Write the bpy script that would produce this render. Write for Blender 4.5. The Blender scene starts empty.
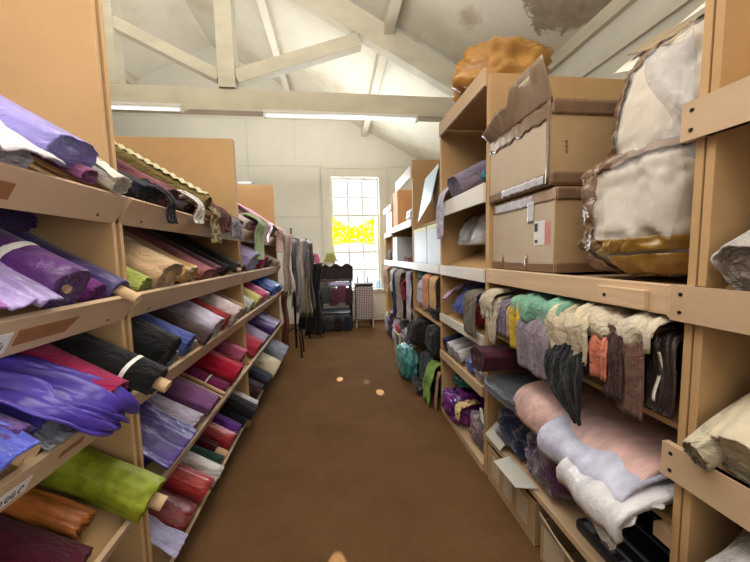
import bpy, math, random
from mathutils import Vector, noise
PI = math.pi
S = bpy.context.scene
COL = S.collection

# ------------------------------------------------------------------ materials
def lin(c):
    c /= 255.0
    return c / 12.92 if c <= 0.04045 else ((c + 0.055) / 1.055) ** 2.4
def rgb(r, g, b): return (lin(r), lin(g), lin(b), 1.0)
_m = {}
def newmat(name):
    m = bpy.data.materials.new(name); m.use_nodes = True
    nt = m.node_tree; b = nt.nodes['Principled BSDF']
    return m, nt, b
def N(nt, kind, **kw):
    n = nt.nodes.new(kind)
    for k, v in kw.items(): setattr(n, k, v)
    return n
def noise_tex(nt, scale, detail=4, rough=.55, vec=None, stretch=None):
    tc = N(nt, 'ShaderNodeTexCoord'); t = N(nt, 'ShaderNodeTexNoise')
    t.inputs['Scale'].default_value = scale; t.inputs['Detail'].default_value = detail
    t.inputs['Roughness'].default_value = rough
    if stretch:
        mp = N(nt, 'ShaderNodeMapping'); mp.inputs['Scale'].default_value = stretch
        nt.links.new(tc.outputs['Object'], mp.inputs[0]); nt.links.new(mp.outputs[0], t.inputs['Vector'])
    else:
        nt.links.new(tc.outputs['Object'], t.inputs['Vector'])
    return t
def ramp(nt, src, stops):
    r = N(nt, 'ShaderNodeValToRGB')
    while len(r.color_ramp.elements) < len(stops): r.color_ramp.elements.new(.5)
    for e, (p, c) in zip(r.color_ramp.elements, stops): e.position = p; e.color = c
    nt.links.new(src, r.inputs['Fac']); return r
def mul(c, k): return (min(1, c[0]*k), min(1, c[1]*k), min(1, c[2]*k), 1)
def bump(nt, b, src, strength, dist=.01):
    bp = N(nt, 'ShaderNodeBump'); bp.inputs['Strength'].default_value = strength
    bp.inputs['Distance'].default_value = dist
    nt.links.new(src, bp.inputs['Height']); nt.links.new(bp.outputs[0], b.inputs['Normal'])
def mottled(name, c, k0=.85, k1=1.12, scale=6, rough=.7, bmp=.0, bscale=60, stretch=None, spec=.3, detail=5):
    if name in _m: return _m[name]
    m, nt, b = newmat(name)
    t = noise_tex(nt, scale, detail, .6, stretch=stretch)
    r = ramp(nt, t.outputs['Fac'], [(.3, mul(c, k0)), (.72, mul(c, k1))])
    nt.links.new(r.outputs['Color'], b.inputs['Base Color'])
    b.inputs['Roughness'].default_value = rough; b.inputs['Specular IOR Level'].default_value = spec
    if bmp:
        t2 = noise_tex(nt, bscale, 3)
        bump(nt, b, t2.outputs['Fac'], bmp, .004)
    _m[name] = m; return m
def cloth(r, g, b_, kind='matte'):
    key = ('cloth', r, g, b_, kind)
    if key in _m: return _m[key]
    m, nt, b = newmat('cloth_%s_%d_%d_%d' % (kind, r, g, b_))
    c = rgb(r, g, b_)
    t = noise_tex(nt, 14, 5, .6, stretch=(.35, 1, 1))
    rr = ramp(nt, t.outputs['Fac'], [(.28, mul(c, .60)), (.72, mul(c, 1.14))])
    nt.links.new(rr.outputs['Color'], b.inputs['Base Color'])
    rough = {'matte': .85, 'satin': .3, 'velvet': .9, 'shiny': .25}[kind]
    b.inputs['Roughness'].default_value = rough
    b.inputs['Specular IOR Level'].default_value = {'matte': .15, 'satin': .5, 'velvet': .1, 'shiny': .7}[kind]
    b.inputs['Sheen Weight'].default_value = {'matte': .15, 'satin': .2, 'velvet': .6, 'shiny': .1}[kind]
    w = noise_tex(nt, 22, 5, .65, stretch=(.45, 1, 1)); w.inputs['Distortion'].default_value = .8
    bump(nt, b, w.outputs['Fac'], *{'matte': (.75, .035), 'satin': (.5, .02), 'velvet': (.7, .03), 'shiny': (.5, .02)}[kind])
    _m[key] = m; return m
def patterned(name, cols, scale=30, rough=.8, vor=True):
    if name in _m: return _m[name]
    m, nt, b = newmat(name)
    tc = N(nt, 'ShaderNodeTexCoord')
    if vor:
        t = N(nt, 'ShaderNodeTexVoronoi'); t.inputs['Scale'].default_value = scale; out = t.outputs['Color']
        nt.links.new(tc.outputs['Object'], t.inputs['Vector'])
        sp = N(nt, 'ShaderNodeSeparateColor'); nt.links.new(out, sp.inputs[0]); out = sp.outputs[0]
    else:
        t = N(nt, 'ShaderNodeTexWave'); t.inputs['Scale'].default_value = scale
        t.inputs['Distortion'].default_value = 1.5
        nt.links.new(tc.outputs['Object'], t.inputs['Vector']); out = t.outputs['Fac']
    r = ramp(nt, out, [(i/max(1, len(cols)-1), c) for i, c in enumerate(cols)])
    r.color_ramp.interpolation = 'CONSTANT' if vor else 'LINEAR'
    nt.links.new(r.outputs['Color'], b.inputs['Base Color']); b.inputs['Roughness'].default_value = rough
    _m[name] = m; return m
def film(name, tint=(1, 1, 1, 1), amount=.25, rough=.15):
    if name in _m: return _m[name]
    m, nt, b = newmat(name)
    b.inputs['Base Color'].default_value = tint; b.inputs['Roughness'].default_value = rough
    tr = N(nt, 'ShaderNodeBsdfTransparent'); mx = N(nt, 'ShaderNodeMixShader')
    t = noise_tex(nt, 18, 3)
    bump(nt, b, t.outputs['Fac'], .6, .02)
    mx.inputs[0].default_value = amount
    nt.links.new(tr.outputs[0], mx.inputs[1]); nt.links.new(b.outputs[0], mx.inputs[2])
    nt.links.new(mx.outputs[0], nt.nodes['Material Output'].inputs['Surface'])
    _m[name] = m; return m
def plain(name, c, rough=.5, metal=0, emit=None, estr=1):
    if name in _m: return _m[name]
    m, nt, b = newmat(name)
    b.inputs['Base Color'].default_value = c; b.inputs['Roughness'].default_value = rough
    b.inputs['Metallic'].default_value = metal
    if emit: b.inputs['Emission Color'].default_value = emit; b.inputs['Emission Strength'].default_value = estr
    _m[name] = m; return m

MDF = mottled('fibreboard', rgb(196, 158, 112), .93, 1.06, 3, .62, .12, 90)
MDFE = mottled('fibreboard_lip', rgb(200, 170, 138), .86, 1.08, 5, .6, .15, 90, stretch=(1, .25, 1))
PINE = mottled('pine_plank', rgb(212, 180, 146), .82, 1.1, 9, .55, .15, 60, stretch=(4, .3, 4))
WLIP = mottled('pale_painted_lip', rgb(226, 218, 206), .93, 1.04, 4, .45)
CARD = mottled('cardboard', rgb(180, 150, 112), .92, 1.07, 4, .75, .1, 70)
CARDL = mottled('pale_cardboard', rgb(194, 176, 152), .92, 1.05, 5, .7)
CARDG = mottled('worn_grey_cardboard', rgb(196, 192, 182), .93, 1.04, 6, .6)
TAPE = mottled('brown_packing_tape', rgb(126, 98, 76), .8, 1.2, 14, .22, .3, 40, spec=.6)
TAPEY = mottled('amber_packing_tape', rgb(154, 118, 52), .8, 1.15, 14, .22, .3, 40, spec=.6)
WHITE = mottled('white_label_paper', rgb(226, 224, 220), .95, 1.03, 9, .6)
INK = plain('ink', rgb(60, 60, 66), .6)
TUBE = mottled('cardboard_tube', rgb(206, 174, 134), .9, 1.08, 10, .7)
IRON = plain('black_iron', rgb(24, 22, 22), .45, .3)
FILM = film('clear_plastic_film', (1, 1, 1, 1), .07, .08)
FILMG = film('grey_plastic_film', rgb(200, 205, 215), .22, .12)
BEAM = mottled('old_white_beam_paint', rgb(214, 206, 184), .84, 1.08, 5, .6, .2, 30, stretch=(.4, .4, 1))
WALLP = mottled('white_wall_paint', rgb(226, 222, 208), .93, 1.03, 1.4, .7, .06, 30)
TRIMP = mottled('cream_trim_paint', rgb(222, 216, 200), .92, 1.03, 4, .45)

# ------------------------------------------------------------------ mesh helpers
class MB:
    def __init__(s): s.v = []; s.f = []
    def box(s, x0, x1, y0, y1, z0, z1, bev=0):
        return s.hexa([(x0,y0,z0),(x1,y0,z0),(x1,y1,z0),(x0,y1,z0),(x0,y0,z1),(x1,y0,z1),(x1,y1,z1),(x0,y1,z1)])
    def hexa(s, p):
        b = len(s.v); s.v += [Vector(q) for q in p]
        for q in ((0,3,2,1),(4,5,6,7),(0,1,5,4),(1,2,6,5),(2,3,7,6),(3,0,4,7)): s.f.append([b+i for i in q])
        return s
    def beam(s, a, b, w, h, up=(0, 0, 1)):
        a, b = Vector(a), Vector(b); t = (b-a).normalized(); sd = t.cross(Vector(up)).normalized(); u = sd.cross(t)
        P = []
        for q in (a, b):
            P += [q - sd*w/2 - u*h/2, q + sd*w/2 - u*h/2, q + sd*w/2 + u*h/2, q - sd*w/2 + u*h/2]
        return s.hexa([P[0],P[1],P[5],P[4],P[3],P[2],P[6],P[7]])
    def tube(s, pts, r, n=10, cap=True):
        pts = [Vector(p) for p in pts]; b0 = len(s.v)
        rs = r if isinstance(r, (list, tuple)) else [r]*len(pts)
        for i, p in enumerate(pts):
            t = (pts[min(i+1, len(pts)-1)] - pts[max(i-1, 0)]).normalized()
            ref = Vector((0, 0, 1)) if abs(t.z) < .9 else Vector((0, 1, 0))
            a = t.cross(ref).normalized(); c = a.cross(t)
            for k in range(n):
                an = 2*PI*k/n; s.v.append(p + (a*math.cos(an) + c*math.sin(an))*rs[i])
        for i in range(len(pts)-1):
            for k in range(n):
                s.f.append([b0+i*n+k, b0+i*n+(k+1) % n, b0+(i+1)*n+(k+1) % n, b0+(i+1)*n+k])
        if cap:
            s.f.append([b0+k for k in range(n)][::-1]); s.f.append([b0+(len(pts)-1)*n+k for k in range(n)])
        return s
    def grid(s, fn, nu, nv, wrapu=False):
        b = len(s.v)
        for i in range(nu):
            for j in range(nv):
                s.v.append(Vector(fn(i/(nu if wrapu else nu-1), j/(nv-1))))
        for i in range(nu if wrapu else nu-1):
            for j in range(nv-1):
                i2 = (i+1) % nu
                s.f.append([b+i*nv+j, b+i2*nv+j, b+i2*nv+j+1, b+i*nv+j+1])
        return s
    def shell(s, fn, nu, nv, nf, t):
        """closed thin slab: fn(u,v) mid surface, nf(u,v) unit normal"""
        b = len(s.v); k = nu*nv
        P = [[Vector(fn(i/(nu-1), j/(nv-1))) for j in range(nv)] for i in range(nu)]
        for sg in (.5, -.5):
            for i in range(nu):
                for j in range(nv):
                    du = P[min(i+1, nu-1)][j] - P[max(i-1, 0)][j]; dv = P[i][min(j+1, nv-1)] - P[i][max(j-1, 0)]
                    n = du.cross(dv); n = n.normalized() if n.length > 1e-9 else Vector((0, 0, 1))
                    s.v.append(P[i][j] + n*t*sg)
        for i in range(nu-1):
            for j in range(nv-1):
                a, c, d, e = i*nv+j, (i+1)*nv+j, (i+1)*nv+j+1, i*nv+j+1
                s.f.append([b+a, b+c, b+d, b+e]); s.f.append([b+k+e, b+k+d, b+k+c, b+k+a])
        rim = [i*nv for i in range(nu)] + [(nu-1)*nv+j for j in range(1, nv)] + [i*nv+nv-1 for i in range(nu-2, -1, -1)] + list(range(nv-2, 0, -1))
        for q in range(len(rim)):
            a, c = rim[q], rim[(q+1) % len(rim)]; s.f.append([b+c, b+a, b+k+a, b+k+c])
        return s
    def build(s, name, mat, parent=None, smooth=False, origin=None, bevel=0):
        me = bpy.data.meshes.new(name)
        if parent is not None: o0 = wloc(parent)
        elif origin is not None: o0 = Vector(origin)
        else:
            o0 = Vector(((min(p.x for p in s.v)+max(p.x for p in s.v))/2, (min(p.y for p in s.v)+max(p.y for p in s.v))/2, min(p.z for p in s.v)))
        me.from_pydata([tuple(p-o0) for p in s.v], [], s.f); me.validate(); me.update()
        if smooth:
            for p in me.polygons: p.use_smooth = True
        me.materials.append(mat)
        o = bpy.data.objects.new(name, me); COL.objects.link(o)
        if parent is not None: o.parent = parent
        else: o.location = o0
        if bevel:
            bv = o.modifiers.new('b', 'BEVEL'); bv.width = bevel; bv.segments = 2; bv.limit_method = 'ANGLE'
        return o
def wloc(o):
    v = Vector((0, 0, 0))
    while o is not None: v += o.location; o = o.parent
    return v
def tag(o, label, cat, group=None, kind=None):
    o['label'] = label; o['category'] = cat
    if group: o['group'] = group
    if kind: o['kind'] = kind
    return o
def struct(o, label=None):
    o['kind'] = 'structure'
    if label: o['label'] = label
    return o
def empty(name, loc):
    o = bpy.data.objects.new(name, None); COL.objects.link(o); o.location = loc; o.empty_display_size = .1; return o
def catmull(P, n):
    P = [Vector(p) for p in P]
    seg = [0]
    for i in range(1, len(P)): seg.append(seg[-1] + max(1e-6, (P[i]-P[i-1]).length))
    L = seg[-1]; out = []
    for k in range(n):
        d = L*k/(n-1); i = 0
        while i < len(P)-2 and seg[i+1] < d: i += 1
        t = (d-seg[i])/(seg[i+1]-seg[i])
        p0 = P[max(i-1, 0)]; p1 = P[i]; p2 = P[i+1]; p3 = P[min(i+2, len(P)-1)]
        out.append((.5*((2*p1)+(p2-p0)*t+(2*p0-5*p1+4*p2-p3)*t*t+(3*p1-p0-3*p2+p3)*t**3), i+t))
    return out
def nz(x, y, z): return noise.noise(Vector((x, y, z)))
def fr(x, y, z): return noise.fractal(Vector((x, y, z)), 1.0, 2.0, 4)

class Slope:
    """a shelf board that rises away from the aisle; side -1 for the racks on the left of the aisle, +1 on the right"""
    def __init__(s, side, x0, z0, ang=31):
        s.d = side; s.x0 = x0; s.z0 = z0; a = math.radians(ang); s.c = math.cos(a); s.s = math.sin(a)
    def pt(s, u, y, n): return Vector((s.x0 + s.d*(u*s.c - n*s.s), y, s.z0 + u*s.s + n*s.c))

def roll(F, y, w, h, mat, label, n=0., s0=.02, s1=1.1, core=True, seed=None, cat='fabric roll', group=None, band=None,
         name='fabric_roll', yaw=0., nzk=1., corer=None, coreout=.03, cap_mat=None, droop=0):
    """a bolt of cloth lying down the slope: w wide, h high, its lower side n above the shelf"""
    seed = seed if seed is not None else (hash(label) % 997 if False else sum(ord(c) for c in label) % 997)
    if s0 < .03: n = max(n, .038)
    else: n += .004
    a, b = w*.47, h/2; K = 40; M = 34
    rnd = random.Random(seed); th0 = rnd.uniform(0, 6.28)
    def sec(u, k, sc=1., ds=0):
        th = 2*PI*k/K
        spi = ((th - th0) % (2*PI))/(2*PI)
        m = 1 + .07*(spi-.5) + nzk*(.13*nz(math.cos(th)*1.3+seed, math.sin(th)*1.3, u*3.4) + .07*nz(math.cos(th)*4+seed, math.sin(th)*4, u*4) - .07*abs(nz(math.cos(th)*3+seed, math.sin(th)*3+5, u*2.2)) - .035*abs(nz(math.cos(th)*8+seed, math.sin(th)*8+5, u*7)))
        e = .82
        cx = math.copysign(abs(math.cos(th))**e, math.cos(th)); cy = math.copysign(abs(math.sin(th))**e, math.sin(th))
        yy = y + a*max(-1.03, min(1.03, m*cx))*sc*.97 + .02*nz(u*2, seed, 1) + yaw*(u-s0)
        nn = n + b + max(-b*.98, b*m*cy*sc*.95) - droop*max(0, .25-u)
        return F.pt(u + ds, yy, nn)
    mb = MB(); base = 0; rag = .016*nzk if s0 >= .03 else .012
    for i in range(M):
        u = s0 + (s1-s0)*i/(M-1)
        for k in range(K): mb.v.append(sec(u, k, 1, rag*nz(k*.45+seed, 3, 1) if i == 0 else (rag*.5*nz(k*.45+seed, 3, 1) if i == 1 else 0)))
    for i in range(M-1):
        for k in range(K):
            k2 = (k+1) % K; mb.f.append([i*K+k, i*K+k2, (i+1)*K+k2, (i+1)*K+k])
    prev = 0
    for q, (sc, ds) in enumerate([(.93, -.003), (.87, .012), (.80, .000), (.73, .014), (.66, .002), (.58, .014), (.5, .004), (.4, .014), (.3, .01)]):
        st = len(mb.v)
        for k in range(K): mb.v.append(sec(s0, k, sc, ds + rag*.6*nz(k*.45+seed, q*.7, 2)))
        for k in range(K):
            k2 = (k+1) % K; mb.f.append([prev+k2, prev+k, st+k, st+k2])
        prev = st
    mb.f.append([prev+k for k in range(K)][::-1]); mb.f.append([(M-1)*K+k for k in range(K)])
    o = mb.build(name, mat, smooth=True)
    tag(o, label, cat, group)
    if core:
        r = corer or min(.024, b*.5); m2 = MB()
        c0 = F.pt(s0-coreout, y-yaw*coreout, n+b-droop*(.25-s0)); c1 = F.pt(s0+.05, y, n+b-droop*(.2-s0)); ax = (c1-c0)
        m2.tube([c0+ax*.15, c0, c0+ax], [r*.7, r, r], 14, cap=True)
        m2.build('cardboard_core', TUBE, o, smooth=False)
    if band:
        for u0, wd, bm in band:
            m3 = MB()
            def bf(i, j):
                p = sec(u0 + wd*j, i*K, 1.03); return p
            m3.grid(bf, K, 2, wrapu=True)
            m3.build('paper_band', bm, o, smooth=True)
    return o

def sheet(name, prof, ya, yb, mat, label=None, cat='cloth', group=None, folds=4, amp=.012, seed=0, nu=40, nv=40, thick=.006,
          parent=None, wr=.01, ramp_=.5, skew=0.):
    """a length of cloth: an (x,z) profile swept from ya to yb (floats, or one value per profile point), with folds running down it"""
    sm = catmull([(p[0], 0, p[1]) for p in prof], nu)
    def lerp(L, t):
        if not isinstance(L, (list, tuple)): return L
        i = min(int(t), len(L)-2); return L[i] + (L[i+1]-L[i])*(t-i)
    def fn(u, v):
        i = min(int(round(u*(nu-1))), nu-1); p, t = sm[i]
        tan = (sm[min(i+1, nu-1)][0] - sm[max(i-1, 0)][0]).normalized(); nrm = Vector((tan.z, 0, -tan.x))
        y0, y1 = lerp(ya, t), lerp(yb, t)
        k = (1-ramp_) + ramp_*u
        f = amp*k*(1.5*nz(v*folds*1.3+seed*3.1, u*1.3+seed, .3) + .7*nz(v*folds*3.1+seed, u*1.1, 5.2) + .25*math.sin(2*PI*folds*v + seed + 4*nz(u*1.5+seed, v*1.7, 0))) + wr*(.8*fr(u*3+seed, v*4, seed*.7) - .7*abs(nz(u*4+v*3+seed, v*7-u*2, seed)))
        q = p + nrm*f
        return Vector((q.x, y0 + (y1-y0)*v + wr*1.2*nz(u*5, v*2, seed+9) + skew*u, q.z + wr*.6*nz(u*3, v*6, seed+3)))
    mb = MB().shell(fn, nu, nv, None, thick)
    o = mb.build(name, mat, parent, smooth=True)
    if label: tag(o, label, cat, group)
    return o

class Lump:
    def __init__(s, c, size, e1=.7, e2=.7, wr=.08, freq=2.5, seed=0, lean=(0, 0), flat=.9, crease=.03):
        s.__dict__.update(c=Vector(c), sz=size, e1=e1, e2=e2, wr=wr, fq=freq, sd=seed, lean=lean, flat=flat, cr=crease)
    def f(s, u, v, off=0):
        th = 2*PI*u; ph = -PI/2 + PI*v
        pw = lambda x, e: math.copysign(abs(x)**e, x)
        x = pw(math.cos(ph), s.e1)*pw(math.cos(th), s.e2); y = pw(math.cos(ph), s.e1)*pw(math.sin(th), s.e2); z = pw(math.sin(ph), s.e1)
        d = 1 + s.wr*fr(x*s.fq+s.sd, y*s.fq, z*s.fq) - s.cr*abs(fr(x*s.fq*2.2+s.sd, y*s.fq*2.2+7, z*s.fq*2.2))*2
        x, y, z = x*d, y*d, z*d
        z = max(z, -s.flat)
        h = (z + s.flat)/(1+s.flat)
        n = Vector((x/s.sz[0], y/s.sz[1], z/s.sz[2])).normalized()*off
        return s.c + Vector((x*s.sz[0] + s.lean[0]*h, y*s.sz[1] + s.lean[1]*h, h*2*s.sz[2])) + n
    def body(s, name, mat, parent=None, nu=56, nv=36):
        mb = MB().grid(lambda u, v: s.f(u, .004+.992*v), nu, nv, wrapu=True)
        b = len(mb.v); mb.f.append([i*nv for i in range(nu)][::-1]); mb.f.append([i*nv+nv-1 for i in range(nu)])
        return mb.build(name, mat, parent, smooth=True)
    def face(s, name, mat, parent, y0, y1, z0, z1, off=.006, t=.003, nu=30, nv=20, skew=0):
        inv = lambda q, e: math.copysign(abs(q)**(1/e), q)
        def fn(a, b):
            yy = max(-.999, min(.999, y0+(y1-y0)*a)); zz = max(-.999, min(.999, z0+(z1-z0)*b + skew*a))
            th = PI - math.asin(inv(yy, s.e2)); ph = math.asin(inv(zz, s.e1))
            return s.f(th/(2*PI), .5+ph/PI, off)
        return MB().shell(fn, nu, nv, None, t).build(name, mat, parent, smooth=True)
    def patch(s, name, mat, parent, u0, u1, v0, v1, off=.004, t=.003, nu=30, nv=12):
        mb = MB().shell(lambda a, b: s.f(u0+(u1-u0)*a, v0+(v1-v0)*b, off), nu, nv, None, t)
        return mb.build(name, mat, parent, smooth=True)
def lump(name, c, size, mat, label=None, cat='bag', group=None, parent=None, **kw):
    o = Lump(c, size, **kw).body(name, mat, parent)
    if label: tag(o, label, cat, group)
    return o
def hang(name, x, y0, y1, zt, zb, mat, label, cat='garment', group=None, **kw):
    """a cloth hung over the front edge: short top run from the shelf, then straight down"""
    dx = kw.pop('dx', .22); out = kw.pop('out', .03)
    prof = [(x+dx, zt-.02), (x+dx*.5, zt), (x+.02, zt-.01), (x-out, zt-.06), (x-out, (zt+zb)/2), (x-out*.8, zb)]
    return sheet(name, prof, y0, y1, mat, label, cat, group, **kw)
# ------------------------------------------------------------------ room
XL, XR, YF, YB = -6.9, 2.25, -3.2, 7.0
RIDGE = -2.32
def ceil_z(x): return 3.4 + .51*(2.25-x) if x >= RIDGE else 3.4 + .51*(x - (2*RIDGE-2.25))
ZR = ceil_z(RIDGE)

def carpet_mat():
    m, nt, b = newmat('brown_carpet')
    t = noise_tex(nt, 2.2, 6, .65); t2 = noise_tex(nt, 160, 2, .5)
    mx = N(nt, 'ShaderNodeMath', operation='ADD'); mx.inputs[1].default_value = 0
    r = ramp(nt, t.outputs['Fac'], [(.3, rgb(98, 70, 43)), (.7, rgb(114, 83, 54))])
    r2 = ramp(nt, t2.outputs['Fac'], [(.3, (.72, .72, .72, 1)), (.7, (1.15, 1.15, 1.15, 1))])
    mm = N(nt, 'ShaderNodeMix', data_type='RGBA', blend_type='MULTIPLY'); mm.inputs[0].default_value = 1
    nt.links.new(r.outputs[0], mm.inputs[6]); nt.links.new(r2.outputs[0], mm.inputs[7])
    nt.links.new(mm.outputs[2], b.inputs['Base Color']); b.inputs['Roughness'].default_value = .95
    b.inputs['Specular IOR Level'].default_value = .1
    bump(nt, b, t2.outputs['Fac'], .5, .01)
    return m
def ceiling_mat():
    m, nt, b = newmat('old_painted_ceiling')
    tc = N(nt, 'ShaderNodeTexCoord')
    base = noise_tex(nt, .9, 8, .66)
    r = ramp(nt, base.outputs['Fac'], [(.3, rgb(196, 186, 160)), (.5, rgb(216, 210, 192)), (.75, rgb(226, 222, 208))])
    cur = r.outputs[0]
    jag = noise_tex(nt, 5, 6, .7)
    def patch(c, rad, sx, sy, col, soft, amt=.45):
        nonlocal cur
        mp = N(nt, 'ShaderNodeMapping', vector_type='POINT')
        mp.inputs['Location'].default_value = (-c[0]*sx, -c[1]*sy, -c[2]); mp.inputs['Scale'].default_value = (sx, sy, 1)
        nt.links.new(tc.outputs['Object'], mp.inputs[0])
        ln = N(nt, 'ShaderNodeVectorMath', operation='LENGTH'); nt.links.new(mp.outputs[0], ln.inputs[0])
        a = N(nt, 'ShaderNodeMath', operation='MULTIPLY_ADD'); a.inputs[1].default_value = amt; nt.links.new(jag.outputs['Fac'], a.inputs[0]); nt.links.new(ln.outputs['Value'], a.inputs[2])
        rr = ramp(nt, a.outputs[0], [(max(0, rad-soft), (1, 1, 1, 1)), (rad, (0, 0, 0, 1))])
        mx = N(nt, 'ShaderNodeMix', data_type='RGBA'); nt.links.new(rr.outputs[0], mx.inputs[0]); nt.links.new(cur, mx.inputs[6])
        tx = noise_tex(nt, 9, 5, .7); cr = ramp(nt, tx.outputs['Fac'], [(.3, mul(col, .75)), (.7, mul(col, 1.15))])
        nt.links.new(cr.outputs[0], mx.inputs[7]); cur = mx.outputs[2]
    patch((1.93, 2.5, 3.57), .56, 1.0, .85, rgb(158, 146, 126), .03)        # where the paint has peeled
    patch((1.42, 3.2, 3.82), .40, 1.2, 1, rgb(190, 178, 152), .12)
    patch((1.0, 3.9, 4.04), .40, 1, 1.2, rgb(204, 188, 156), .15)
    patch((2.05, 2.0, 3.5), .30, 1.3, .6, rgb(196, 184, 164), .1)
    nt.links.new(cur, b.inputs['Base Color']); b.inputs['Roughness'].default_value = .75
    bump(nt, b, jag.outputs['Fac'], .25, .01)
    return m
struct(MB().box(XL-.1, XR+.1, YF-.1, YB+.1, -.08, 0).build('floor', carpet_mat(), origin=(0, 0, 0)))
CEILM = ceiling_mat()
e = .08
mb = MB()
mb.hexa([(RIDGE, YF-.1, ZR), (XR+.1, YF-.1, ceil_z(XR+.1)), (XR+.1, YB+.1, ceil_z(XR+.1)), (RIDGE, YB+.1, ZR),
         (RIDGE, YF-.1, ZR+e), (XR+.1, YF-.1, ceil_z(XR+.1)+e), (XR+.1, YB+.1, ceil_z(XR+.1)+e), (RIDGE, YB+.1, ZR+e)])
mb.hexa([(XL-.1, YF-.1, ceil_z(XL-.1)), (RIDGE, YF-.1, ZR), (RIDGE, YB+.1, ZR), (XL-.1, YB+.1, ceil_z(XL-.1)),
         (XL-.1, YF-.1, ceil_z(XL-.1)+e), (RIDGE, YF-.1, ZR+e), (RIDGE, YB+.1, ZR+e), (XL-.1, YB+.1, ceil_z(XL-.1)+e)])
struct(mb.build('ceiling', CEILM, origin=(0, 0, 0)))
# end wall with the sash window's opening
WX0, WX1, WZ0, WZ1 = -.055, 1.0, .72, 3.17
mb = MB(); T = .14
zt = lambda x: ceil_z(x)+.04
def wallpiece(x0, x1, z0, z1a=None, z1b=None):
    a = z1a if z1a is not None else zt(x0); c = z1b if z1b is not None else zt(x1)
    mb.hexa([(x0, YB, z0), (x1, YB, z0), (x1, YB+T, z0), (x0, YB+T, z0), (x0, YB, a), (x1, YB, c), (x1, YB+T, c), (x0, YB+T, a)])
wallpiece(XL, RIDGE, 0); wallpiece(RIDGE, WX0, 0); wallpiece(WX1, XR, 0)
wallpiece(WX0, WX1, 0, WZ0, WZ0); wallpiece(WX0, WX1, WZ1)
struct(mb.build('wall_back', WALLP, origin=(0, YB, 0)))
mb = MB()
def front(x0, x1, z0, z1=None):
    a = z1 if z1 else zt(x0); c = z1 if z1 else zt(x1)
    mb.hexa([(x0, YF-T, z0), (x1, YF-T, z0), (x1, YF, z0), (x0, YF, z0), (x0, YF-T, a), (x1, YF-T, c), (x1, YF, c), (x0, YF, a)])
front(XL, RIDGE, 0); front(RIDGE, XR, 0)
struct(mb.build('wall_front', WALLP, origin=(0, YF, 0)))
struct(MB().box(XL-T, XL, YF-.1, YB+.1, 0, 3.46).build('wall_left', WALLP, origin=(XL, 0, 0)))
SY0, SY1, SZ0, SZ1 = -2.7, -.75, .7, 2.7            # unseen side window, added behind the viewer to light the left racks
mb = MB().box(XR, XR+T, YF-.1, SY0, 0, 3.44).box(XR, XR+T, SY1, YB+.1, 0, 3.44).box(XR, XR+T, SY0, SY1, 0, SZ0).box(XR, XR+T, SY0, SY1, SZ1, 3.44)
struct(mb.build('wall_right', WALLP, origin=(XR, 0, 0)))
# boards, battens and skirting
def trim(n, *b, mat=TRIMP): return struct(MB().box(*b).build('trim_%d' % n, mat))
trim(1, XL, XR, YB-.012, YB, 3.395, 3.412)
trim(2, -1.9, WX0-.17, YB-.012, YB, 2.33, 2.346)
trim(3, -.78, -.765, YB-.012, YB, 3.41, 4.9)
trim(4, XL, XR, YB-.012, YB, 4.34, 4.352)
trim(5, XR-.03, XR, YF, YB, 3.02, 3.1)
trim(6, XR-.05, XR, YF, YB, 3.3, 3.42, mat=BEAM)
trim(7, -1.75, -1.735, YB-.012, YB, 2.35, 5.1)
struct(MB().box(XL, XR, YB-.02, YB, 0, .14).build('baseboard_back', TRIMP))
struct(MB().box(XR-.02, XR, YF, YB-.02, 0, .14).build('baseboard_right', TRIMP))

# sash window
w = struct(empty('window_1', ((WX0+WX1)/2, YB, WZ0)))
mb = MB()
for x0, x1, z0, z1 in ((WX0-.17, WX0, WZ0-.02, WZ1+.2), (WX1, WX1+.17, WZ0-.02, WZ1+.2), (WX0, WX1, WZ1, WZ1+.2)):
    mb.box(x0, x1, YB-.03, YB, z0, z1)
for x0, x1, z0, z1 in ((WX0-.19, WX0-.15, WZ0-.02, WZ1+.22), (WX1+.15, WX1+.19, WZ0-.02, WZ1+.22), (WX0-.15, WX1+.15, WZ1+.18, WZ1+.22)):
    mb.box(x0, x1, YB-.05, YB-.03, z0, z1)
mb.build('casing', TRIMP, w)
MB().box(WX0-.2, WX1+.2, YB-.1, YB+.06, WZ0-.05, WZ0).build('sill', TRIMP, w)
zm = 2.34
for nm, za, zb, yy, rows in (('upper_sash', zm-.02, WZ1, YB+.07, 2), ('lower_sash', WZ0, zm+.03, YB+.03, 4)):
    mb = MB(); s = .045
    mb.box(WX0, WX0+s, yy, yy+.035, za, zb).box(WX1-s, WX1, yy, yy+.035, za, zb).box(WX0+s, WX1-s, yy, yy+.035, za, za+s).box(WX0+s, WX1-s, yy, yy+.035, zb-s, zb)
    fo = mb.build(nm, TRIMP, w)
    mb = MB()
    for i in (1, 2):
        x = WX0+s + (WX1-WX0-2*s)*i/3; mb.box(x-.016, x+.016, yy+.005, yy+.03, za+s, zb-s)
    for i in range(1, rows):
        z = za+s + (zb-za-2*s)*i/rows; mb.box(WX0+s, WX1-s, yy+.006, yy+.029, z-.015, z+.015)
    mb.build('glazing_bars', TRIMP, fo)
    gm = film('window_glass', (1, 1, 1, 1), .04, .02)
    MB().box(WX0+s, WX1-s, yy+.015, yy+.019, za+s, zb-s).build('glass', gm, fo)
w2 = struct(empty('fill_window', (XR, (SY0+SY1)/2, SZ0)))  # added opening out of view, lets fill light onto the left lips
mb = MB()
for q in ((SY0-.12, SY0, SZ0-.1, SZ1+.12), (SY1, SY1+.12, SZ0-.1, SZ1+.12), (SY0, SY1, SZ1, SZ1+.12), (SY0, SY1, SZ0-.1, SZ0)): mb.box(XR-.03, XR, *q)
mb.build('casing', TRIMP, w2)
mb = MB()
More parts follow.
